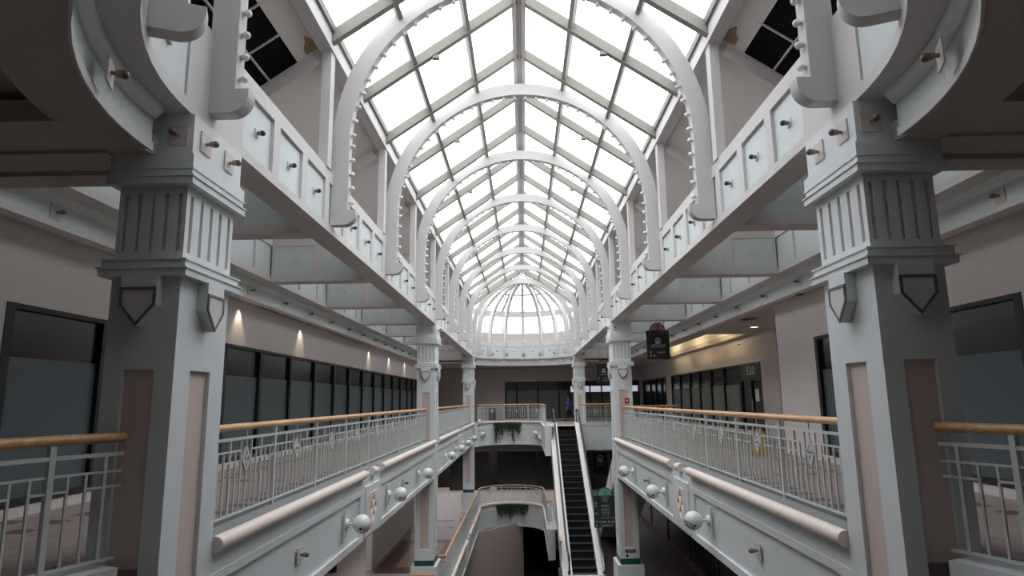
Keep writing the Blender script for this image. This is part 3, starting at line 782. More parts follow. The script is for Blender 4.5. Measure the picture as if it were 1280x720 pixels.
# far right: frosted panels with a strip of daylight over them
WN[0] += 1
r = bpy.data.objects.new('window_%d' % WN[0], None); COL.objects.link(r); r['kind'] = 'structure'; r.location = (6.2, 50, FL3)
f = MB(); f.box(3.5, 8.9, 50.0, 50.12, 1.03, 1.42); f.box(3.5, 8.9, 50, 50.12, -1.38, -1.28)
f.build('frame', M['black'], r)
for x in (3.5, 5.05, 5.95, 7.4, 8.8):
    f = MB(); f.box(x, x + .1, 50, 50.12, -1.28, 1.03); f.build('mullion', M['black'], r)
g = MB(); g.box(3.5, 8.9, 50.06, 50.08, -1.3, .58); g.build('filmed_pane', M['filmgrey'], r)
g = MB(); g.box(3.5, 8.9, 50.06, 50.07, .58, 1.03); g.build('clear_pane', M['grey_glass'], r)
# dark shopfronts on the middle floor
for (x0, x1, nm) in ((-5.9, -2.8, 'a'), (-2.2, 4.2, 'b'), (4.5, 8.0, 'c')):
    WN[0] += 1; r = bpy.data.objects.new('window_%d' % WN[0], None); COL.objects.link(r); r['kind'] = 'structure'; r.location = (x0, 52, FL2)
    f = MB()
    for x in (x0, (x0 + x1) / 2, x1): f.box(x - .05, x + .05, 51.9, 52.05, FL2, -3.9)
    f.box(x0, x1, 51.9, 52.05, -4.0, -3.9); f.build('frame', M['nearblack'], r)
    g = MB(); g.box(x0, x1, 51.98, 52.0, FL2, -3.95); g.build('clear_pane', M['glass'], r)
WN[0] += 1; r = bpy.data.objects.new('window_%d' % WN[0], None); COL.objects.link(r); r['kind'] = 'structure'; r.location = (6.78, 20, FL2)
g = MB(); g.box(6.74, 6.77, 8, 40, FL2 + .1, -3.6); g.build('clear_pane', M['glass'], r)
f = MB()
for k in range(9): f.box(6.7, 6.79, 8 + 4 * k - .05, 8 + 4 * k + .05, FL2, -3.5)
f.box(6.7, 6.79, 8, 40, -3.6, -3.5); f.box(6.7, 6.79, 8, 40, -5.3, -5.22); f.box(6.7, 6.79, 8, 40, FL2, -6.6); f.build('frame', M['inlay'], r)

# ------------------------------------------------------------------ parapets
def parapet(s, x, y0, y1, gap, zf, nm):
    """fascia of a gallery: framed panels, rosette panel, ledge; gap = centre of the rosette"""
    t = bpy.data.objects.new('trim_%s' % nm, None); COL.objects.link(t); t['kind'] = 'structure'; t.location = (s * x, y0, zf)
    top, bot = zf - .04, zf - 1.3
    c = MB(); c.box(s * (x + .045), s * (x + .5), y0, y1, bot, zf + .03)
    def fr(ya, yb, za, zb, d=.045): c.box(s * (x + .045 - d), s * (x + .045), ya, yb, za, zb)
    fr(y0, y1, bot, bot + .13); fr(y0, y1, zf - .4, zf - .3); fr(y0, y1, zf - .3, zf - .02, .036)
    g0, g1 = gap - .62, gap + .62
    for ya, yb in ((y0, y0 + .25), (g0 - .35, g0), (g1, g1 + .35), (y1 - .25, y1)): fr(ya, yb, bot + .13, zf - .4)
    fr(g0, gap - .32, bot + .06, zf - .26, .075); fr(gap + .32, g1, bot + .06, zf - .26, .075); fr(gap - .32, gap + .32, bot + .06, bot + .21, .075); fr(gap - .32, gap + .32, zf - .43, zf - .26, .075)
    c.build('fascia', M['mint'], t)
    c = MB(); c.box(s * (x + .05), s * (x + .6), y0, y1, zf - .02, zf + .055); c.build('ledge', M['ledge'], t)
    ya, yb = gap - .33, gap + .33; za, zb = bot + .2, zf - .42; X = x - .032
    r = MB(); hw, hh = .33, (zb - za) / 2; w2, q2 = .3, hh * .93; cz = (za + zb) / 2
    pt = lambda u, v, d=0: (s * (X - .012 + d), gap + u, cz + v)
    for su in (-1, 1):
        for sv in (-1, 1):
            r.prism([pt(0, sv * hh), pt(su * hw, sv * hh), pt(su * hw, 0), pt(su * w2, 0), pt(0, sv * q2)], (s * .03, 0, 0))
    rp = r.build('rosette_panel', M['tube'], t)
    r = MB(); wq, qq = w2 / 2, q2 / 2     # four sunk pyramids
    for (u, v) in ((0, qq), (0, -qq), (wq, 0), (-wq, 0)):
        c4 = [pt(u, v + qq), pt(u + wq, v), pt(u, v - qq), pt(u - wq, v)]
        r._add(c4 + [pt(u, v, .075)], [(0, 1, 4), (1, 2, 4), (2, 3, 4), (3, 0, 4)])
    r.build('rosette', M['tube'], rp)
    for ya, yb in ((y0 + .02, gap - .8), (gap - .13, gap + .13), (gap + .8, y1 - .02)):
        b = MB(); b.tube([(s * (x - .02), ya, zf + .0), (s * (x - .02), yb, zf + .0)], .085, 16); b.build('bullnose', M['tube'], t)
    return t
parapet(-1, A, 6.97, 23.8, 14.15, FL3, 'left_parapet'); parapet(1, A, 6.97, 23.8, 14.15, FL3, 'right_parapet')
parapet(-1, A, 24.8, 42.0, 33.4, FL3, 'left_far_parapet')
parapet(-1, 3.0, 25.35, 43.2, 34.2, FL2, 'left_middle_parapet'); 
parapet(1, 3.05, 6, 24.0, 14.2, FL2, 'right_middle_parapet')
def curved_fascia(path, zf, nm, n_in):
    t = bpy.data.objects.new('trim_' + nm, None); COL.objects.link(t); t['kind'] = 'structure'; t.location = (path[0][0], path[0][1], zf)
    b = MB(); b.sweep(path, [(n_in * u, z) for u, z in ((0, zf - 1.5), (-.35, zf - 1.5), (-.35, zf + .03), (0, zf + .03))]); b.build('fascia', M['mint'], t)
    b = MB(); b.sweep(path, [(n_in * u, z) for u, z in ((.03, zf - 1.5), (0, zf - 1.5), (0, zf - 1.36), (.03, zf - 1.36))])
    b.sweep(path, [(n_in * u, z) for u, z in ((.03, zf - .42), (0, zf - .42), (0, zf - .36), (.03, zf - .36))]); b.build('fascia_frame', M['mint'], t)
    b = MB(); b.sweep(path, [(n_in * (.02 + .085 * cos(k * pi / 5)), zf + .085 * sin(k * pi / 5)) for k in range(10)], smooth=True); b.build('bullnose', M['tube'], t)
    b = MB(); b.sweep(path, [(n_in * u, z) for u, z in ((-.02, zf - .02), (-.5, zf - .02), (-.5, zf + .055), (-.02, zf + .055))]); b.build('ledge', M['rail'], t)
    return t
P3 = ARC3 + [(1.13, y) for y in (41, 39, 37, 35.35)]
P2 = ARC2 + [(1.2, y) for y in (41.5, 39, 37.5, 36.05)]
curved_fascia(P3, FL3, 'far_landing', 1); curved_fascia(P2, FL2, 'middle_landing', 1)
b = MB(); b.box(1.08, 1.4, 35.22, 35.32, FL3 - 1.5, FL3 + .05); struct('trim_pier', b, M['mint'])
b = MB(); b.box(1.15, 1.46, 35.92, 36.02, FL2 - 1.5, FL2 + .05); struct('trim_pier_middle', b, M['mint'])
b = MB(); b.box(3.18, 5.95, 38.95, 39.12, FL3 - 1.5, FL3 + .04); b.box(3.18, 5.95, 38.9, 39.0, FL3 - .06, FL3 + .06); struct('trim_right_landing', b, M['mint'])
b = MB(); b.box(A + .02, 5.9, 25.0, 25.1, FL3 - 1.3, FL3 + .03); b.box(5.82, 5.9, 25.0, 39, FL3 - 1.3, FL3 + .04); struct('trim_right_well', b, M['mint'])
def near_curb(s, nm):
    pts = [(s * x, y) for x, y in arc_pts(0, 4.0, 4.2, math.radians(27), math.radians(-88), 30)]
    b = MB(); b.sweep(pts, [(s * u, z) for u, z in ((-.2, FL3 - 1.3), (.18, FL3 - 1.3), (.18, FL3 + .06), (-.2, FL3 + .06))]); struct('trim_near_%s' % nm, b, M['mint'])
near_curb(1, 'right'); near_curb(-1, 'left')

# ------------------------------------------------------------------ railings
HR = 1.21      # handrail height above the floor
def railing(path, zf, label, name='railing', posts=1.87, phase=0, group=None, ends=(True, True), detail=True):
    """path: plan polyline; wooden handrail, posts, one infill panel between each pair of posts"""
    P = [Vector((p[0], p[1], 0)) for p in path]
    L = [0]
    for i in range(len(P) - 1): L.append(L[-1] + (P[i + 1] - P[i]).length)
    tot = L[-1]
    def at(d):
        d = max(0, min(tot, d))
        for i in range(len(P) - 1):
            if d <= L[i + 1] + 1e-9:
                f = (d - L[i]) / max(1e-9, L[i + 1] - L[i]); return P[i].lerp(P[i + 1], f), (P[i + 1] - P[i]).normalized()
        return P[-1], (P[-1] - P[-2]).normalized()
    t = thing(name, (P[0].x, P[0].y, zf), label, 'railing', group)
    zt = zf + HR; zb = zf + .07
    h = MB(); h.tube([(p.x, p.y, zt - .045) for p in P], .05, 12, rz=.045); h.build('handrail', M['wood'], t)
    pos = []; d = phase
    while d < tot + .01: pos.append(d); d += posts
    edges = ([0] if pos[0] > .05 else []) + pos + ([tot] if pos[-1] < tot - .05 else [])
    for d in pos:
        p, u = at(d); b = MB(); b.bar((p.x, p.y, zf + .03), (p.x, p.y, zt - .07), .05, .05, up=u); b.build('post', M['rail'], t)
    z1, z2, z3 = zt - .19, zt - .34, zt - .47
    for a_, e_ in zip(edges[:-1], edges[1:]):
        full = abs(e_ - a_ - posts) < .05
        b = MB(); n = 12; st = posts / 12
        def pt(d, z): q, _ = at(d); return (q.x, q.y, z)
        def run(d0, d1, z, th):
            ks = [d0] + [l for l in L if d0 + 1e-3 < l < d1 - 1e-3] + [d1]
            for k0, k1 in zip(ks[:-1], ks[1:]): b.bar(pt(k0, z), pt(k1, z), th, th)
        run(a_, e_, zb + .05, .026); run(a_, e_, z1, .034)
        # balusters are counted from the panel's post
        base = a_ if (full or a_ in pos) else e_ - posts
        for i in range(1, n):
            dd = base + st * i
            if dd <= a_ + .04 or dd >= e_ - .04: continue
            q, u = at(dd)
            ztop = z1 if i in (3, 5, 7, 9) else (z2 if i != 6 else z2 - .26)
            th = .028 if i in (3, 9) else .02
            if not detail and i != 6: ztop = z2 if i not in (3, 9) else z1
            b.bar((q.x, q.y, zb + .05), (q.x, q.y, ztop), th, th, up=u)
            if i == 6 and detail:
                b.bar((q.x, q.y, z2 + .02), (q.x, q.y, zt - .08), .015, .015, up=u)
        cl = lambda d0, d1, z: run(max(a_, base + st * d0), min(e_, base + st * d1), z, .02) if min(e_, base + st * d1) > max(a_, base + st * d0) + .02 else None
        cl(0, 5, z2); cl(7, 12, z2)
        if detail: cl(0, 1, z3); cl(2, 4, z3); cl(8, 10, z3); cl(11, 12, z3)
        pn = b.build('balustrade_panel', M['rail'], t)
        c = base + st * 6
        if detail and a_ + .1 < c < e_ - .1:
            q, u = at(c); q = Vector((q.x, q.y, z2 - .12)); U = Vector((0, 0, 1)); side = u.cross(U)
            b = MB(); hw, hh = .1, .15
            C = [q + U * hh, q + u * hw, q - U * hh, q - u * hw]
            for i in range(4): b.bar(C[i], C[(i + 1) % 4], .032, .03, up=side)
            md = [(C[i] + C[(i + 1) % 4]) / 2 for i in range(4)]
            b.bar(md[0], md[2], .026, .026, up=side); b.bar(md[1], md[3], .026, .026, up=side)
            b.build('diamond', M['rail'], pn)
    return t
RX = 3.62
railing([(-RX, 6.97), (-RX, 23.8)], FL3, 'long railing with wooden handrail on the left gallery between near and middle columns', phase=.52)
railing([(RX, 6.97), (RX, 23.8)], FL3, 'long railing with wooden handrail on the right gallery between near and middle columns', phase=.52)
railing([(-RX, 24.8), (-RX, 42.0)], FL3, 'railing with wooden handrail on the left gallery beyond the middle column', phase=.6)
def nr(s): return [(s * x, y) for x, y in arc_pts(0, 4.0, 4.18, math.radians(27.8), math.radians(-85), 40)]
railing(nr(-1), FL3, 'curved railing with wooden handrail in the bottom left corner beside the near column', phase=.62)
railing(nr(1), FL3, 'curved railing with wooden handrail in the bottom right corner beside the near column', phase=.62)
off = lambda path, d: path
railing(arc_pts(-.97, 42.75, 2.1, pi, 0, 16) + [(1.16, 41), (1.16, 35.45)], FL3, 'railing curving round the far upper landing behind the hanging plant', phase=1.1, posts=1.75)
railing([(3.25, 39.05), (5.9, 39.05)], FL3, 'short straight railing right of the escalator head in front of the far column', phase=.35, posts=1.3)
railing([(3.95, 24.9), (5.86, 24.9)], FL3, 'short railing closing the right gallery beside the middle column', phase=.5, posts=.95)
railing([(-3.4, 25.35), (-3.08, 25.35), (-3.08, 43.0)], FL2, 'long railing with wooden handrail along the left edge of the middle floor', phase=1.0)
railing(arc_pts(-.95, 43.45, 2.15, pi, 0, 18) + [(1.22, 41.5), (1.22, 38.3), (1.5, 38.3)], FL2, 'railing curving round the middle floor landing above the lower hanging plant', phase=.9, posts=1.75)
railing([(-3.95, 22.7), (-3.1, 22.7)], FL2, 'short railing end at the foot of the middle left column', phase=.4)
railing([(1.42, 27.6), (1.42, 28.6)], FL2, 'short wooden rail end beside the foot of the escalator', phase=.1, posts=.8)

# ------------------------------------------------------------------ escalators
def escalator(x0, x1, ytop, ztop, zbot, dirn, label, zcut=None, nsteps=None):
    """x0..x1 overall; dirn=-1: descends towards the camera"""
    t = thing('escalator', ((x0 + x1) / 2, ytop, zbot), label, 'escalator')
    tan = math.tan(math.radians(30)); run = (ztop - zbot) / tan
    yb = ytop + dirn * run
    wd = .40; a0, a1 = x0 + wd, x1 - .32
    def L(x, d, h): # d along horizontal from the top, h above the pitch line
        return (x, ytop + dirn * d, ztop - d * tan + h)
    n = int(run / .4); rise = .4 * tan
    for k in range(n + 1):
        y = ytop + dirn * .4 * k; z = ztop - rise * k
        b = MB(); ya, yb_ = y, y + dirn * .4
        b.mi = 0; b.box(a0, a1, ya, yb_, z - rise - .05, z - rise); b.mi = 1; b.box(a0, a1, ya - .004 * dirn, ya, z - rise - .02, z - .02)
        b.mi = 0
        b.box(a0, a1, ya - dirn * .03, ya + dirn * .004, z - .022, z)
        b.build('step', [M['step'], M['riser']], t)
    # truss side cladding and decks
    e0 = -.55; e1 = run + .3
    for xa, xb, nm in ((x0, a0, 'deck'), (a1, x1, 'deck')):
        b = MB(); p = [L(xa, e0, .0), L(xa, e0, .0)]
        b.bar(L((xa + xb) / 2, 0, .13), L((xa + xb) / 2, e1, .13), xb - xa, .07); b.bar(L((xa + xb) / 2, 0, .13), (( xa + xb) / 2, ytop - dirn * 1.0, ztop + .13), xb - xa, .07)
        b.build('deck', M['deck'], t)
    for xm in (x0 + .1, x0 + .31, x1 - .2, x1 - .06):
        b = MB(); b.bar(L(xm, 0, .172), L(xm, e1, .172), .035, .012); b.build('deck_trim', M['rail'], t)
    for xa in (x0 + .02, x1 - .02):
        b = MB(); pts = [L(xa - .02, 0, .12), L(xa - .02, e1, .12), L(xa - .02, e1, -.85), L(xa - .02, 0, -.85), (xa - .02, ytop - dirn * 1.0, ztop - .9), (xa - .02, ytop - dirn * 1.0, ztop + .12)]
        b.prism(pts, (.04, 0, 0)); b.build('side_cladding', M['deck'], t)
    b = MB(); b.prism([L(x0, 0, -.85), L(x0, e1, -.85), L(x0, e1, -.9), L(x0, 0, -.9)], (x1 - x0, 0, 0)); b.build('underside', M['deck'], t)
    # balustrades and handrails with round newels
    for xm in ((x0 + .22), (x1 - .13)):
        g = MB(); lo = [L(xm, 0, .16), L(xm, e1, .16)]; hi = [L(xm, e1, .86), L(xm, 0, .86)]
        g.prism(lo + hi, (.012, 0, 0)); g.prism([L(xm, 0, .16), L(xm, 0, .86), (xm, ytop - dirn * .9, ztop + .9), (xm, ytop - dirn * .9, ztop + .16)], (.012, 0, 0)); g.build('glass_balustrade', M['clear'], t)
        cy, cz = ytop - dirn * .95, ztop + .55
        pth = [(xm, cy + dirn * .25, cz - .36)] + [(xm, cy - dirn * .36 * sin(a), cz - .36 * cos(a)) for a in [pi * k / 10 for k in range(0, 11)]] + [(xm, ytop - dirn * .3, ztop + .9), L(xm, .3, .9), L(xm, run - .2, .9)]
        cyb, czb = ytop + dirn * (run + .8), zbot + .55
        pth += [(xm, cyb - dirn * .4, czb + .37)] + [(xm, cyb + dirn * .36 * sin(a), czb + .36 * cos(a)) for a in [pi * k / 10 for k in range(0, 11)]] + [(xm, cyb - dirn * .3, czb - .36)]
        h = MB(); h.tube(pth, .042, 8, rz=.03); h.build('handrail', M['rubber'], t)
    b = MB(); b.box(a0, a1, ytop - dirn * 1.2, ytop, ztop - .03, ztop + .004); b.box(a0, a1, ytop + dirn * (run + .2), ytop + dirn * (run + 1.4), zbot - .03, zbot + .004); b.build('landing_plate', M['deck'], t)
    return t
escalator(1.42, 3.15, 36.75, FL3, FL2, -1, 'long black-stepped escalator with pale decks rising to the far upper landing')
escalator(3.75, 5.4, 26.3, FL3, FL2, 1, 'second escalator partly hidden behind the middle right column')

# ------------------------------------------------------------------ globe spotlights on the parapets
def globe_spot(pos, s, label, group, aim=(0.3, -.6, -.5)):
    t = thing('globe_spotlight', pos, label, 'spotlight', group)
    x, y, z = pos
    b = MB(); b.box(x, x + s * .02, y - .09, y + .09, z - .24, z + .24)
    b.lathe([(.09, 0), (.09, .03), (.06, .05)], (x + s * .02, y, z), (s, 0, 0), 14); b.build('mounting_plate', M['globe'], t)
    b = MB(); b.tube([(x + s * .05, y, z), (x + s * .16, y, z)], .022, 8); b.build('arm', M['globe'], t)
    c = Vector((x + s * .30, y, z)); d = Vector((aim[0] * s, aim[1], aim[2])).normalized()
    R = .165; m = 12; prof = [(R * sin(pi * k / m), -R * cos(pi * k / m)) for k in range(0, m - 1)]
    b = MB(); b.lathe(prof, c, d, 18); g = b.build('globe', M['globe'], t)
    b = MB(); b.lathe([(R * .72, R * .66), (R * .7, R * .76), (R * .1, R * .8)], c, d, 16); b.build('lens', M['black'], g)
    b = MB(); b.lathe([(.022, 0), (.022, .012)], c + Vector((s * .02, -.155, -.06)), Vector((s * .1, -.9, -.35)), 10); b.build('vent_hole', M['black'], g)
    return t
for s, w in ((-1, 'left'), (1, 'right')):
    for k, yy in enumerate((12.1, 15.8, 20.2)):
        globe_spot((s * (A - .0), yy, -2.17), -s, 'white globe spotlight on the %s parapet between near and middle columns, %s along' % (w, ORD[k]), 'globe spotlights on the near parapets', aim=((.2, .5, -.8), (.25, .4, -.8), (.2, .7, -.6))[k] if s < 0 else ((.7, -.25, -.62), (.35, .3, -.8), (.75, -.5, -.4))[k])
    for k, yy in enumerate((9.75, 17.9)):
        place_socket('brown', (s * (A + .02), yy, -2.17), (0, 0, 0 if s < 0 else pi), 'small bronze bulb socket low on the %s parapet, %s' % (w, 'nearer of two' if k == 0 else 'farther of two'), 'bulb sockets on the parapets')
for k, yy in enumerate((26.9, 31.0, 34.9, 39.0)):
    globe_spot((-A, yy, -2.2), 1, 'white globe spotlight on the left parapet beyond the middle column, %s along' % ORD[k], 'globe spotlights on the far left parapet', aim=(.6, -.6, -.35))
for x, lab in ((-2.75, 'left of the hanging plant'), (.72, 'right of the plant, upper of a pair'), (.98, 'right of the plant, lower of a pair')):
    a = math.asin(max(-1, min(1, (x + .97) / 2.1))); y = 42.6 + 2.1 * cos(a)
    t = thing('globe_spotlight', (x, y, -2.2), 'white globe spotlight on the far landing, ' + lab, 'spotlight', 'globe spotlights on the far landing')
    b = MB(); yy = y - .02; zz = -2.2 if 'upper' in lab or x < 0 else -2.45
    b.box(x - .09, x + .09, yy - .03, yy + .12, zz - .2, zz + .2); b.tube([(x, yy, zz), (x, yy - .14, zz)], .022, 8); b.build('mounting_plate', M['globe'], t)
    b = MB(); b.ball((x, yy - .28, zz), .165, 14, 9); g = b.build('globe', M['globe'], t)
    b = MB(); d = Vector((.6 if x < 0 else -.6, -.6, -.3)).normalized(); b.lathe([(.118, .11), (.11, .135)], Vector((x, yy - .28, zz)), d, 14); b.build('lens', M['black'], g)

# ------------------------------------------------------------------ lettering from curves
def text(body, size, loc, rot, m, parent, name='lettering', align='CENTER', sx=1):
    c = bpy.data.curves.new(name, 'FONT'); c.body = body; c.size = size; c.align_x = align; c.align_y = 'CENTER'; c.extrude = .002
    o = bpy.data.objects.new(name + '_src', c); COL.objects.link(o)
    dg = bpy.context.evaluated_depsgraph_get(); me = bpy.data.meshes.new_from_object(o.evaluated_get(dg))
    bpy.data.objects.remove(o); bpy.data.curves.remove(c)
    me.materials.clear(); me.materials.append(m)
    mx = Matrix.Translation(loc) @ rot.to_4x4() @ Matrix.Diagonal((sx, 1, 1, 1)); me.transform(mx)
    r = bpy.data.objects.new(name, me); COL.objects.link(r); r.parent = parent
    r.matrix_parent_inverse = Matrix.Translation(parent.location).inverted() if parent.type == 'EMPTY' else Matrix()
    return r
FACE = Matrix.Rotation(pi / 2, 3, 'X')                  # text facing the camera (-Y)
def arrow(mb, x, y, z, dx, dz, L=.09):
    d = Vector((dx, 0, dz)).normalized(); n = Vector((-d.z, 0, d.x)); c = Vector((x, y, z))
    a = c - d * L / 2; b = c + d * L / 2
    mb.bar(a, b, .014, .006, up=(0, 1, 0)); 
    for s in (-1, 1): mb.bar(b, b - d * L * .5 + n * s * L * .4, .014, .006, up=(0, 1, 0))
def arch_logo(mb, x, y, z, k):
    """small arched-window mark"""
    pts = lambda w, h: [(-w, 0), (w, 0), (w, h)] + [(w * cos(a), h + w * 1.15 * sin(a)) for a in [pi * j / 10 for j in range(1, 10)]] + [(-w, h)]
    o = pts(.16 * k, .2 * k); i = pts(.105 * k, .2 * k)
    n = len(o)
    for j in range(1, n):
        q = (j + 1) % n
        if j == n - 1: continue
        mb.prism([(x + o[j][0], y, z + o[j][1]), (x + o[q][0], y, z + o[q][1]), (x + i[q][0], y, z + i[q][1]), (x + i[j][0], y, z + i[j][1])], (0, -.006, 0))
    mb.box(x - .16 * k, x - .105 * k, y - .006, y, z, z + .2 * k)
    mb.box(x + .105 * k, x + .16 * k, y - .006, y, z, z + .2 * k)
    p2 = pts(.06 * k, .16 * k); mb.prism([(x + a, y, z + b) for a, b in p2], (0, -.006, 0))
def hanging_sign(x, y, zb, zt, w, label, board, dome_m, num, hang, lines, arrows, logo=None, group=None):
    t = thing('hanging_sign', (x, y, zb), label, 'sign', group)
    b = MB(); b.box(x - w / 2, x + w / 2, y, y + .08, zb, zt); b.build('board', board, t)
    R = w * .31
    b = MB(); b.prism([(x + R * 1.12 * cos(a), y, zt + R * 1.12 * sin(a)) for a in [pi * k / 16 for k in range(17)]], (0, .08, 0)); dm = b.build('dome_top', board, t)
    b = MB(); b.prism([(x + R * .97 * cos(a), y - .006, zt + .01 + R * .97 * sin(a)) for a in [pi * k / 16 for k in range(17)]], (0, .01, 0)); b.build('dome_face', dome_m, dm)
    text(num, R * .85, Vector((x, y - .012, zt + R * .45)), FACE, board, t, 'numeral')
    for (s, dx, dz, sz) in lines: text(s, sz, Vector((x + dx, y - .006, zt - dz)), FACE, M['letter'], t)
    b = MB()
    for (dx, dz, ax, az) in arrows: arrow(b, x + dx, y - .004, zt - dz, ax, az)
    if arrows: b.build('arrows', M['letter'], t)
    if logo:
        b = MB(); arch_logo(b, x, y - .001, zt - logo[0], logo[1]); b.build('arch_mark', M['letter'], t)
    b = MB()
    for k in (-1, 1): b.tube([(x + k * w * .3, y + .04, zt), (x + k * w * .3, y + .04, hang)], .01, 6)
    b.build('hanger_rods', M['black'], t)
    return t
hanging_sign(4.99, 23.75, 1.43, 2.5, .84, 'charcoal hanging sign with arched top right of the middle right column', M['signblack'], M['signrose'], '3', 2.87,
             [('HAMILTON CITY', 0, .545, .07), ('CENTRE PARKING', 0, .615, .07), ('MARKET', .1, .82, .075)], [(-.29, .82, 0, 1), (-.29, .94, 0, 1), (-.17, .94, 1, 0)], (.5, .6), 'hanging signs')
hanging_sign(4.58, 36.9, .88, 2.0, .82, 'dark hanging sign with arched top over the far right landing rail', M['signblack'], M['signrose'], '3', 2.87,
             [('CITY CENTRE', 0, .62, .08), ('MARKET', .1, .8, .08), ('PARKING', .1, .94, .08)], [(-.29, .8, 0, 1), (-.29, .94, 0, 1)], (.5, .62), 'hanging signs')
hanging_sign(3.23, 27.2, -5.12, -3.88, .93, 'dark green directory sign with teal dome numbered 2 beside the escalator', M['signgreen'], M['signteal'], '2', -2.75,
             [('HAMILTON', 0, .06, .065), ('LEVEL 2', 0, .14, .065), ('PARKING', 0, .21, .055), ('MART', 0, .4, .12), ('FOOD COURT', 0, .52, .055), ('ELEVATORS', 0, .59, .055), ('TELEPHONES', 0, .66, .055), ('WASHROOMS', 0, .74, .055),
              ('8 1 6 & 1 1 8', .1, .86, .1), ('YORK BLVD', .05, 1.02, .12), ('JAMES ST', .05, 1.17, .12)],
             [(-.38, .3, 1, 1), (-.38, .4, -1, 0), (-.38, .69, 1, 0), (-.38, 1.02, 1, 1), (-.38, 1.17, 1, 1)], None, 'directory signs')
hanging_sign(4.95, 43.5, -4.9, -3.4, .95, 'dim hanging sign with arched mark in the dark middle floor behind the escalator', M['signblack'], M['signteal'], '2', -2.7,
             [('CITY CENTRE', 0, .85, .09)], [], (.7, 1.3), 'hanging signs')
hanging_sign(5.9, 21.5, -4.35, -3.5, 1.4, 'dim sign reading YORK BLVD under the right gallery in shadow', M['signblack'], M['signteal'], '2', -2.75,
             [('YORK BLVD', -.15, .38, .13), ('JAMES ST', -.15, .58, .13)], [(.5, .38, 1, 1), (.5, .58, 1, 1)], None, 'directory signs')
# unit number
text('320', .46, Vector((9.108, 26.05, 1.04)), Matrix.Rotation(-pi / 2, 3, 'Z') @ FACE, M['letter'], bpy.data.objects['door_1'], 'numeral', sx=1.5)

# ------------------------------------------------------------------ small fixtures
b = MB(); b.box(3.68, 3.82, 23.84 - .09, 23.84, -.14, .04); t = b.build('alarm_box', M['red']); tag(t, 'small red fire alarm box on the pink strip of the middle right column', 'alarm')
q = MB(); q.box(3.72, 3.78, 23.74, 23.752, -.09, -.03); q.build('pull_handle', M['paper'], t)
b = MB(); b.box(3.47, 3.83, 23.785, 23.8, -5.32, -5.22); t = b.build('notice_strip', M['blue']); tag(t, 'small dark blue notice strip low on the middle right column', 'notice')
text('NOTICE', .07, Vector((3.65, 23.783, -5.27)), FACE, M['letter'], t)
b = MB(); b.box(3.46, 3.9, 23.79, 23.8, -5.5, -5.34); t = b.build('sticker', M['paper']); tag(t, 'pale sticker with a wheelchair mark under the blue notice strip', 'sticker')
q = MB(); q.lathe([(.05, 0), (.05, .006)], (3.53, 23.79, -5.43), (0, -1, 0), 14); q.box(3.515, 3.545, 23.78, 23.79, -5.42, -5.36); q.build('wheelchair_mark', M['blue'], t)
# ceiling fittings on the right gallery
for (x, y, r, lab) in ((7.05, 20.0, .3, 'round dark speaker grille in the right gallery ceiling, larger one'), (6.62, 15.2, .13, 'small dark recessed fitting in the right gallery ceiling by the near wall')):
    b = MB(); b.lathe([(r, 0), (r, .02), (r * .85, .035)], (x, y, LIP - .03), (0, 0, 1), 24)
    t = thing('ceiling_speaker', (x, y, LIP), lab, 'speaker grille'); b.build('rim', M['grey'], t)
    for k in range(4):
        q = MB(); rr = r * (.8 - .2 * k); q.lathe([(rr, 0), (rr, .008), (rr - r * .08, .008)], (x, y, LIP - .036), (0, 0, 1), 20); q.build('grille_ring', M['black'], t)
t = thing('downlight', (8.05, 22.3, LIP), 'lit recessed downlight in the right gallery ceiling', 'downlight')
b = MB(); b.lathe([(.17, 0), (.17, .03), (.13, .03)], (8.05, 22.3, LIP - .03), (0, 0, 1), 20); b.build('rim', M['white'], t)
b = MB(); b.lathe([(.12, 0), (.12, .005)], (8.05, 22.3, LIP - .034), (0, 0, 1), 20); b.build('lamp_face', M['lampface'], t)
t = thing('mounted_sprinkler', (8.9, 27.0, 2.3), 'tiny sprinkler head on the wall above the 320 shopfront', 'sprinkler')
b = MB(); b.tube([(9.1, 27, 2.2), (9.02, 27, 2.2)], .02, 6); b.lathe([(.05, 0), (.05, .01)], (9.02, 27, 2.2), (-1, 0, 0), 10); b.build('sprinkler_body', M['white'], t)
# tubes in the cove
for k, (y, lab) in enumerate(((27.5, 'nearest'), (31.8, 'middle'), (36.6, 'farthest'))):
    t = thing('cove_lamp', (7.3, y, 2.7), 'lit warm lamp in the right gallery ceiling cove, %s of three' % lab, 'lamp', 'lamps in the ceiling cove')
    b = MB(); b.box(7.12, 7.42, y - .75, y + .75, 2.645, 2.68); b.build('lamp_tray', M['cove'], t)
    for dx in (7.2, 7.34):
        b = MB(); b.tube([(dx, y - .7, 2.715), (dx, y + .7, 2.715)], .03, 8); b.build('tube', M['lampwarm'], t)
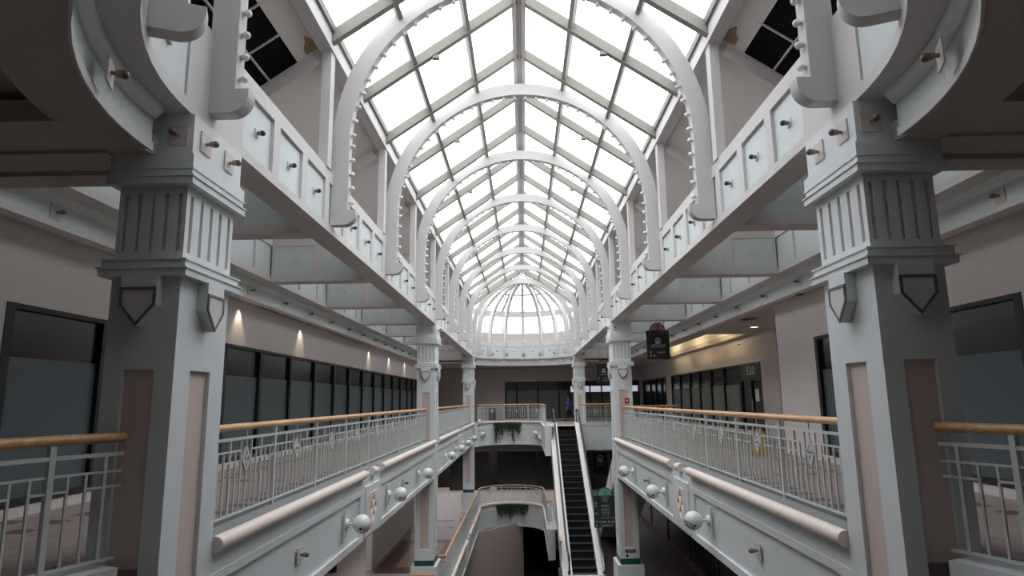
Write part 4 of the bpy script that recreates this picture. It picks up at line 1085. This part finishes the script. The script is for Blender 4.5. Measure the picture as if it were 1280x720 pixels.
# wall washers on the left
def spot(loc, rx, en, size, col=(1, .82, .58), blend=.5, rot=None):
    l = bpy.data.lights.new('washer_light', 'SPOT'); l.energy = en; l.spot_size = size; l.spot_blend = blend; l.color = col; l.shadow_soft_size = .03
    o = bpy.data.objects.new('washer_light', l); COL.objects.link(o); o.location = loc; o.rotation_euler = rot or (0, rx, 0); return o
for k, y in enumerate((14.95, 19.2, 27.9, 32.1, 36.4)):
    t = thing('wall_washer', (-6.63, y, LIP - .06), 'lit recessed wall washer over the left shop windows, %s from the near column' % ORD[k], 'downlight', 'wall washers on the left')
    b = MB(); b.lathe([(.09, 0), (.09, .04), (.065, .04)], (-6.62, y, LIP - .045), (0, 0, 1), 16); b.build('rim', M['brass_plate'], t)
    b = MB(); b.lathe([(.06, 0), (.06, .01)], (-6.62, y, LIP - .03), (0, 0, 1), 14); b.build('lamp_face', M['lampface'], t)
    o = spot((-6.62, y, LIP - .05), 0, 34, math.radians(62)); o.parent = t; o.location = (.01, 0, .0); o.rotation_euler = (0, math.radians(10), 0)
# ceiling slot diffusers on the left soffit
for k, (y0, y1) in enumerate(((16.2, 20.6), (21.6, 26.6))):
    b = MB(); b.box(-6.74, -6.70, y0, y1, LIP - .012, LIP); o = b.build('slot_vent', M['black']); tag(o, 'dark slot vent in the left gallery ceiling, %s' % ('nearer one' if k == 0 else 'farther one'), 'vent')

# ------------------------------------------------------------------ bin, caution sign
t = thing('litter_bin', (-2.35, 47.5, FL3), 'black ribbed litter bin behind the far landing railing', 'bin')
b = MB(); b.lathe([(.24, 0), (.26, .05), (.27, .8), (.25, .84)], (-2.35, 47.5, FL3), (0, 0, 1), 20); b.build('body', M['black'], t)
for k in range(16):
    a = 2 * pi * k / 16; b = MB(); x, y = -2.35 + .28 * cos(a), 47.5 + .28 * sin(a); b.bar((x, y, FL3 + .06), (x, y, FL3 + .78), .03, .03); b.build('slat', M['black'], t)
b = MB(); b.lathe([(.28, 0), (.28, .04), (.2, .09), (.1, .1)], (-2.35, 47.5, FL3 + .84), (0, 0, 1), 20); b.build('lid', M['black'], t)
t = thing('caution_sign', (5.75, 16.2, FL3), 'yellow folding caution sign standing on the right gallery floor', 'caution sign')
for sgn, nm in ((-1, 'front_board'), (1, 'rear_board')):
    b = MB(); x, y = 5.75, 16.2
    w0, w1, h = .16, .09, .64
    p = [(x - w0, y + sgn * .17, FL3 + .0), (x - w0 + .07, y + sgn * .17, FL3), (x - w0 + .08, y + sgn * .16, FL3 + .06), (x + w0 - .08, y + sgn * .16, FL3 + .06), (x + w0 - .07, y + sgn * .17, FL3), (x + w0, y + sgn * .17, FL3), (x + w1, y + sgn * .02, FL3 + h), (x - w1, y + sgn * .02, FL3 + h)]
    b.prism(p, (0, sgn * .015, 0)); b.build(nm, M['yellow'], t)
b = MB(); b.box(5.68, 5.82, 16.17, 16.23, FL3 + .62, FL3 + .67); b.build('hinge_handle', M['yellow'], t)
# ------------------------------------------------------------------ hanging plants
def plant(cx, cy, R, a0, a1, ztop, drops, label, seed):
    rnd = random.Random(seed)
    mid = (a0 + a1) / 2
    t = thing('hanging_plant', (cx + (R - .2) * cos(mid), cy + (R - .2) * sin(mid), ztop), label, 'plant')
    pts = [(cx + (R - .16) * cos(a0 + (a1 - a0) * k / 10), cy + (R - .16) * sin(a0 + (a1 - a0) * k / 10)) for k in range(11)]
    b = MB(); b.sweep(pts, [(-.11, ztop - .22), (.11, ztop - .22), (.13, ztop), (-.13, ztop)]); b.build('planter_box', M['planter'], t)
    st = MB(); lf = MB()
    n = 46
    for i in range(n):
        f = (i + rnd.random()) / n; a = a0 + (a1 - a0) * f
        r = R - .2 - .15 * rnd.random(); x, y = cx + r * cos(a), cy + r * sin(a)
        L = .3 + .25 * rnd.random()
        for (fc, fw_, ex) in drops:
            L += ex * max(0, 1 - abs(f - fc) / fw_)
        z = ztop + .06 * rnd.random(); path = [(x, y, z)]
        k = 0
        rr = r
        while ztop - path[-1][2] < L and k < 60:
            k += 1
            x += rnd.uniform(-.03, .03); y += rnd.uniform(-.03, .012); z -= .055
            path.append((x, y, z))
            for _ in range(4):
                d = Vector((rnd.uniform(-1, 1), rnd.uniform(-1, .4), rnd.uniform(-.9, .5))).normalized(); s = rnd.uniform(.05, .085)
                u = d.cross(Vector((rnd.uniform(-1, 1), rnd.uniform(-1, 1), rnd.uniform(-1, 1)))).normalized() * s * .45
                c = Vector((x, y, z)); nn = u.cross(d).normalized() * s * .12
                lf._add([c, c + d * s * .5 + u + nn, c + d * s, c + d * s * .5 - u + nn], [(0, 1, 2), (0, 2, 3)], True)
        st.tube(path, .006, 4)
    st.build('stems', M['stem'], t); o = lf.build('foliage', M['leaf'], t); 
    return t
plant(-.97, 42.6, 2.1, math.radians(124), math.radians(68), FL3 - .02, ((.06, .07, .85), (.3, .08, .4), (.52, .05, .2), (.7, .07, .85), (.95, .07, .35)), 'dark green trailing plant hanging on the far upper landing fascia', 3)
plant(-.95, 43.3, 2.15, math.radians(120), math.radians(58), FL2 - .06, ((.1, .08, .15), (.4, .12, .3)), 'dark green trailing plant hanging on the middle floor landing fascia', 5)

# ------------------------------------------------------------------ person at the head of the escalator
def skin(name, verts, edges, radii, m, parent, sub=2):
    me = bpy.data.meshes.new(name); me.from_pydata(verts, edges, []); me.materials.append(m)
    o = bpy.data.objects.new(name, me); COL.objects.link(o)
    o.modifiers.new('Skin', 'SKIN'); me.skin_vertices[0].data[0].use_root = True
    for i, r in enumerate(radii): me.skin_vertices[0].data[i].radius = (r, r) if not isinstance(r, tuple) else r
    sm = o.modifiers.new('Sub', 'SUBSURF'); sm.levels = sub; sm.render_levels = sub
    dg = bpy.context.evaluated_depsgraph_get(); nm = bpy.data.meshes.new_from_object(o.evaluated_get(dg))
    bpy.data.objects.remove(o); nm.materials.clear(); nm.materials.append(m)
    for p in nm.polygons: p.use_smooth = True
    r = bpy.data.objects.new(name, nm); COL.objects.link(r)
    if parent is not None:
        r.parent = parent; r.matrix_parent_inverse = Matrix.Translation(parent.location).inverted() if parent.type == 'EMPTY' else Matrix()
    return r
def person():
    X, Y, Z = 3.14, 45.2, FL3
    t = thing('person', (X, Y, Z), 'person with long dark hair, blue top and dark trousers at the escalator head', 'person')
    # walks towards -X; x forward is negative
    f = lambda dx, dy, dz: (X + dx, Y + dy, Z + dz)
    V = [f(0, 0, .95), f(0, 0, 1.12), f(0, 0, 1.32), f(-.02, 0, 1.45), f(-.05, 0, 1.54), f(-.08, 0, 1.66),      # pelvis..head
         f(-.03, -.09, .90), f(-.14, -.1, .50), f(-.22, -.1, .09), f(-.33, -.1, .04),                            # near leg, forward
         f(.03, .09, .90), f(.12, .1, .50), f(.34, .1, .15), f(.27, .1, .05),                                    # far leg, back
         f(-.01, -.19, 1.40), f(.10, -.24, 1.14), f(-.03, -.25, .92),                                            # near arm
         f(-.01, .19, 1.40), f(-.06, .23, 1.14), f(-.26, .2, 1.22)]
    E = [(0, 1), (1, 2), (2, 3), (3, 4), (4, 5), (0, 6), (6, 7), (7, 8), (8, 9), (0, 10), (10, 11), (11, 12), (12, 13), (2, 14), (14, 15), (15, 16), (2, 17), (17, 18), (18, 19)]
    R = [.13, .12, .14, .07, .052, .098, .085, .058, .042, .04, .085, .058, .042, .04, .055, .043, .03, .055, .043, .03]
    body = skin('body', V, E, R, M['skin'], t)
    # nose, ears, fingers joined into the body mesh
    b = MB()
    b.lathe([(.016, 0), (.012, .02), (.004, .035)], f(-.165, 0, 1.655), (-1, 0, -.3), 8)
    for sy in (-1, 1): b.ball(f(-.07, sy * .098, 1.66), .026, 8, 6, (.6, .35, 1))
    for (hx, hy, hz, d) in ((-.03, -.25, .92, (-.12, 0, -1)), (-.26, .2, 1.22, (-1, 0, .35))):
        d = Vector(d).normalized(); h = Vector(f(hx, hy, hz)); sd = Vector((0, 1, 0))
        b.tube([h, h + d * .045, h + d * .09], [.03, .038, .03], 8)
        for k, ln in enumerate((.065, .075, .07, .055)):
            o = h + d * .085 + sd * ((k - 1.5) * .018); b.tube([o, o + d * ln * .6, o + d * ln + Vector((-.02, 0, 0))], [.009, .0085, .006], 6)
        o = h + d * .04 + Vector((-.03, 0, 0)); b.tube([o, o + d * .03 + Vector((-.025, 0, 0)), o + d * .06 + Vector((-.03, 0, 0))], [.011, .01, .007], 6)
    ex = b.build('tmp', M['skin']); import bmesh
    bm = bmesh.new(); bm.from_mesh(body.data); bm.from_mesh(ex.data); bm.to_mesh(body.data); bm.free(); bpy.data.objects.remove(ex)
    for p in body.data.polygons: p.use_smooth = True
    g = 1.2
    skin('jacket', [V[0], V[1], V[2], f(-.01, 0, 1.43), V[14], V[15], f(-.02, -.25, .96), V[17], V[18], f(-.22, .2, 1.2), f(0, 0, .86)],
         [(0, 1), (1, 2), (2, 3), (2, 4), (4, 5), (5, 6), (2, 7), (7, 8), (8, 9), (0, 10)], [.165, .15, .165, .085, .072, .06, .048, .072, .06, .048, .165], M['bluecloth'], t)
    skin('trousers', [V[0], V[6], V[7], f(-.21, -.1, .13), V[10], V[11], f(.33, .1, .19)], [(0, 1), (1, 2), (2, 3), (0, 4), (4, 5), (5, 6)], [.145, .1, .074, .06, .1, .074, .06], M['darkcloth'], t)
    for nm, (a, c) in (('shoe', ((-.19, -.1, .05), (-.37, -.1, .04))), ('shoe', ((.35, .1, .10), (.24, .1, .045)))):
        b = MB(); b.tube([f(*a), f((a[0] + c[0]) / 2, a[1], (a[2] + c[2]) / 2), f(*c)], [.05, .05, .04], 10); b.build('shoe', M['rubber'], t)
    skin('hair', [f(-.05, 0, 1.68), f(.01, 0, 1.66), f(.035, 0, 1.52), f(.06, 0, 1.34), f(-.03, 0, 1.75)], [(0, 1), (1, 2), (2, 3), (0, 4)], [.115, .12, .11, .09, .085], M['hair'], t)
    t.rotation_euler = (0, 0, math.radians(-32))
    return t
person()

# ------------------------------------------------------------------ light: overcast sky
w = bpy.data.worlds.new('World'); sc.world = w; w.use_nodes = True
nt = w.node_tree; bg = nt.nodes['Background']
SKY = 5.1
tc = nt.nodes.new('ShaderNodeTexCoord'); sx = nt.nodes.new('ShaderNodeSeparateXYZ'); nt.links.new(tc.outputs['Generated'], sx.inputs[0])
rp = nt.nodes.new('ShaderNodeValToRGB'); nt.links.new(sx.outputs['Z'], rp.inputs['Fac'])
rp.color_ramp.elements[0].position = 0; rp.color_ramp.elements[0].color = (.62, .63, .66, 1)
rp.color_ramp.elements[1].position = .9; rp.color_ramp.elements[1].color = (.96, .97, 1, 1)
nt.links.new(rp.outputs['Color'], bg.inputs['Color']); bg.inputs['Strength'].default_value = SKY

# ------------------------------------------------------------------ camera
pitch, yaw, roll = .1745, .0160, .0130
cp, sp_, cy, sy, cr, sr = cos(pitch), sin(pitch), cos(yaw), sin(yaw), cos(roll), sin(roll)
fw = Vector((-sy * cp, cy * cp, sp_)); rt = Vector((cy, sy, 0)); up = rt.cross(fw)
rt2 = rt * cr - up * sr; up2 = up * cr + rt * sr
cam = bpy.data.cameras.new('camera'); co = bpy.data.objects.new('camera', cam); COL.objects.link(co)
mx = Matrix((rt2, up2, -fw)).transposed().to_4x4(); mx.translation = Vector((-.02, 0, 0)); co.matrix_world = mx
cam.sensor_fit = 'HORIZONTAL'; cam.sensor_width = 36; cam.lens = 797.4 / 1280 * 36; cam.clip_start = .05; cam.clip_end = 300
sc.camera = co
sc.view_settings.view_transform = 'Standard'; sc.view_settings.look = 'None'; sc.view_settings.gamma = 1; sc.view_settings.use_curve_mapping = False
sc.view_settings.exposure = 0.0
sc.cycles.use_denoising = True
sc.cycles.max_bounces = 10; sc.cycles.diffuse_bounces = 5; sc.cycles.transparent_max_bounces = 16
sc.cycles.sample_clamp_indirect = 6
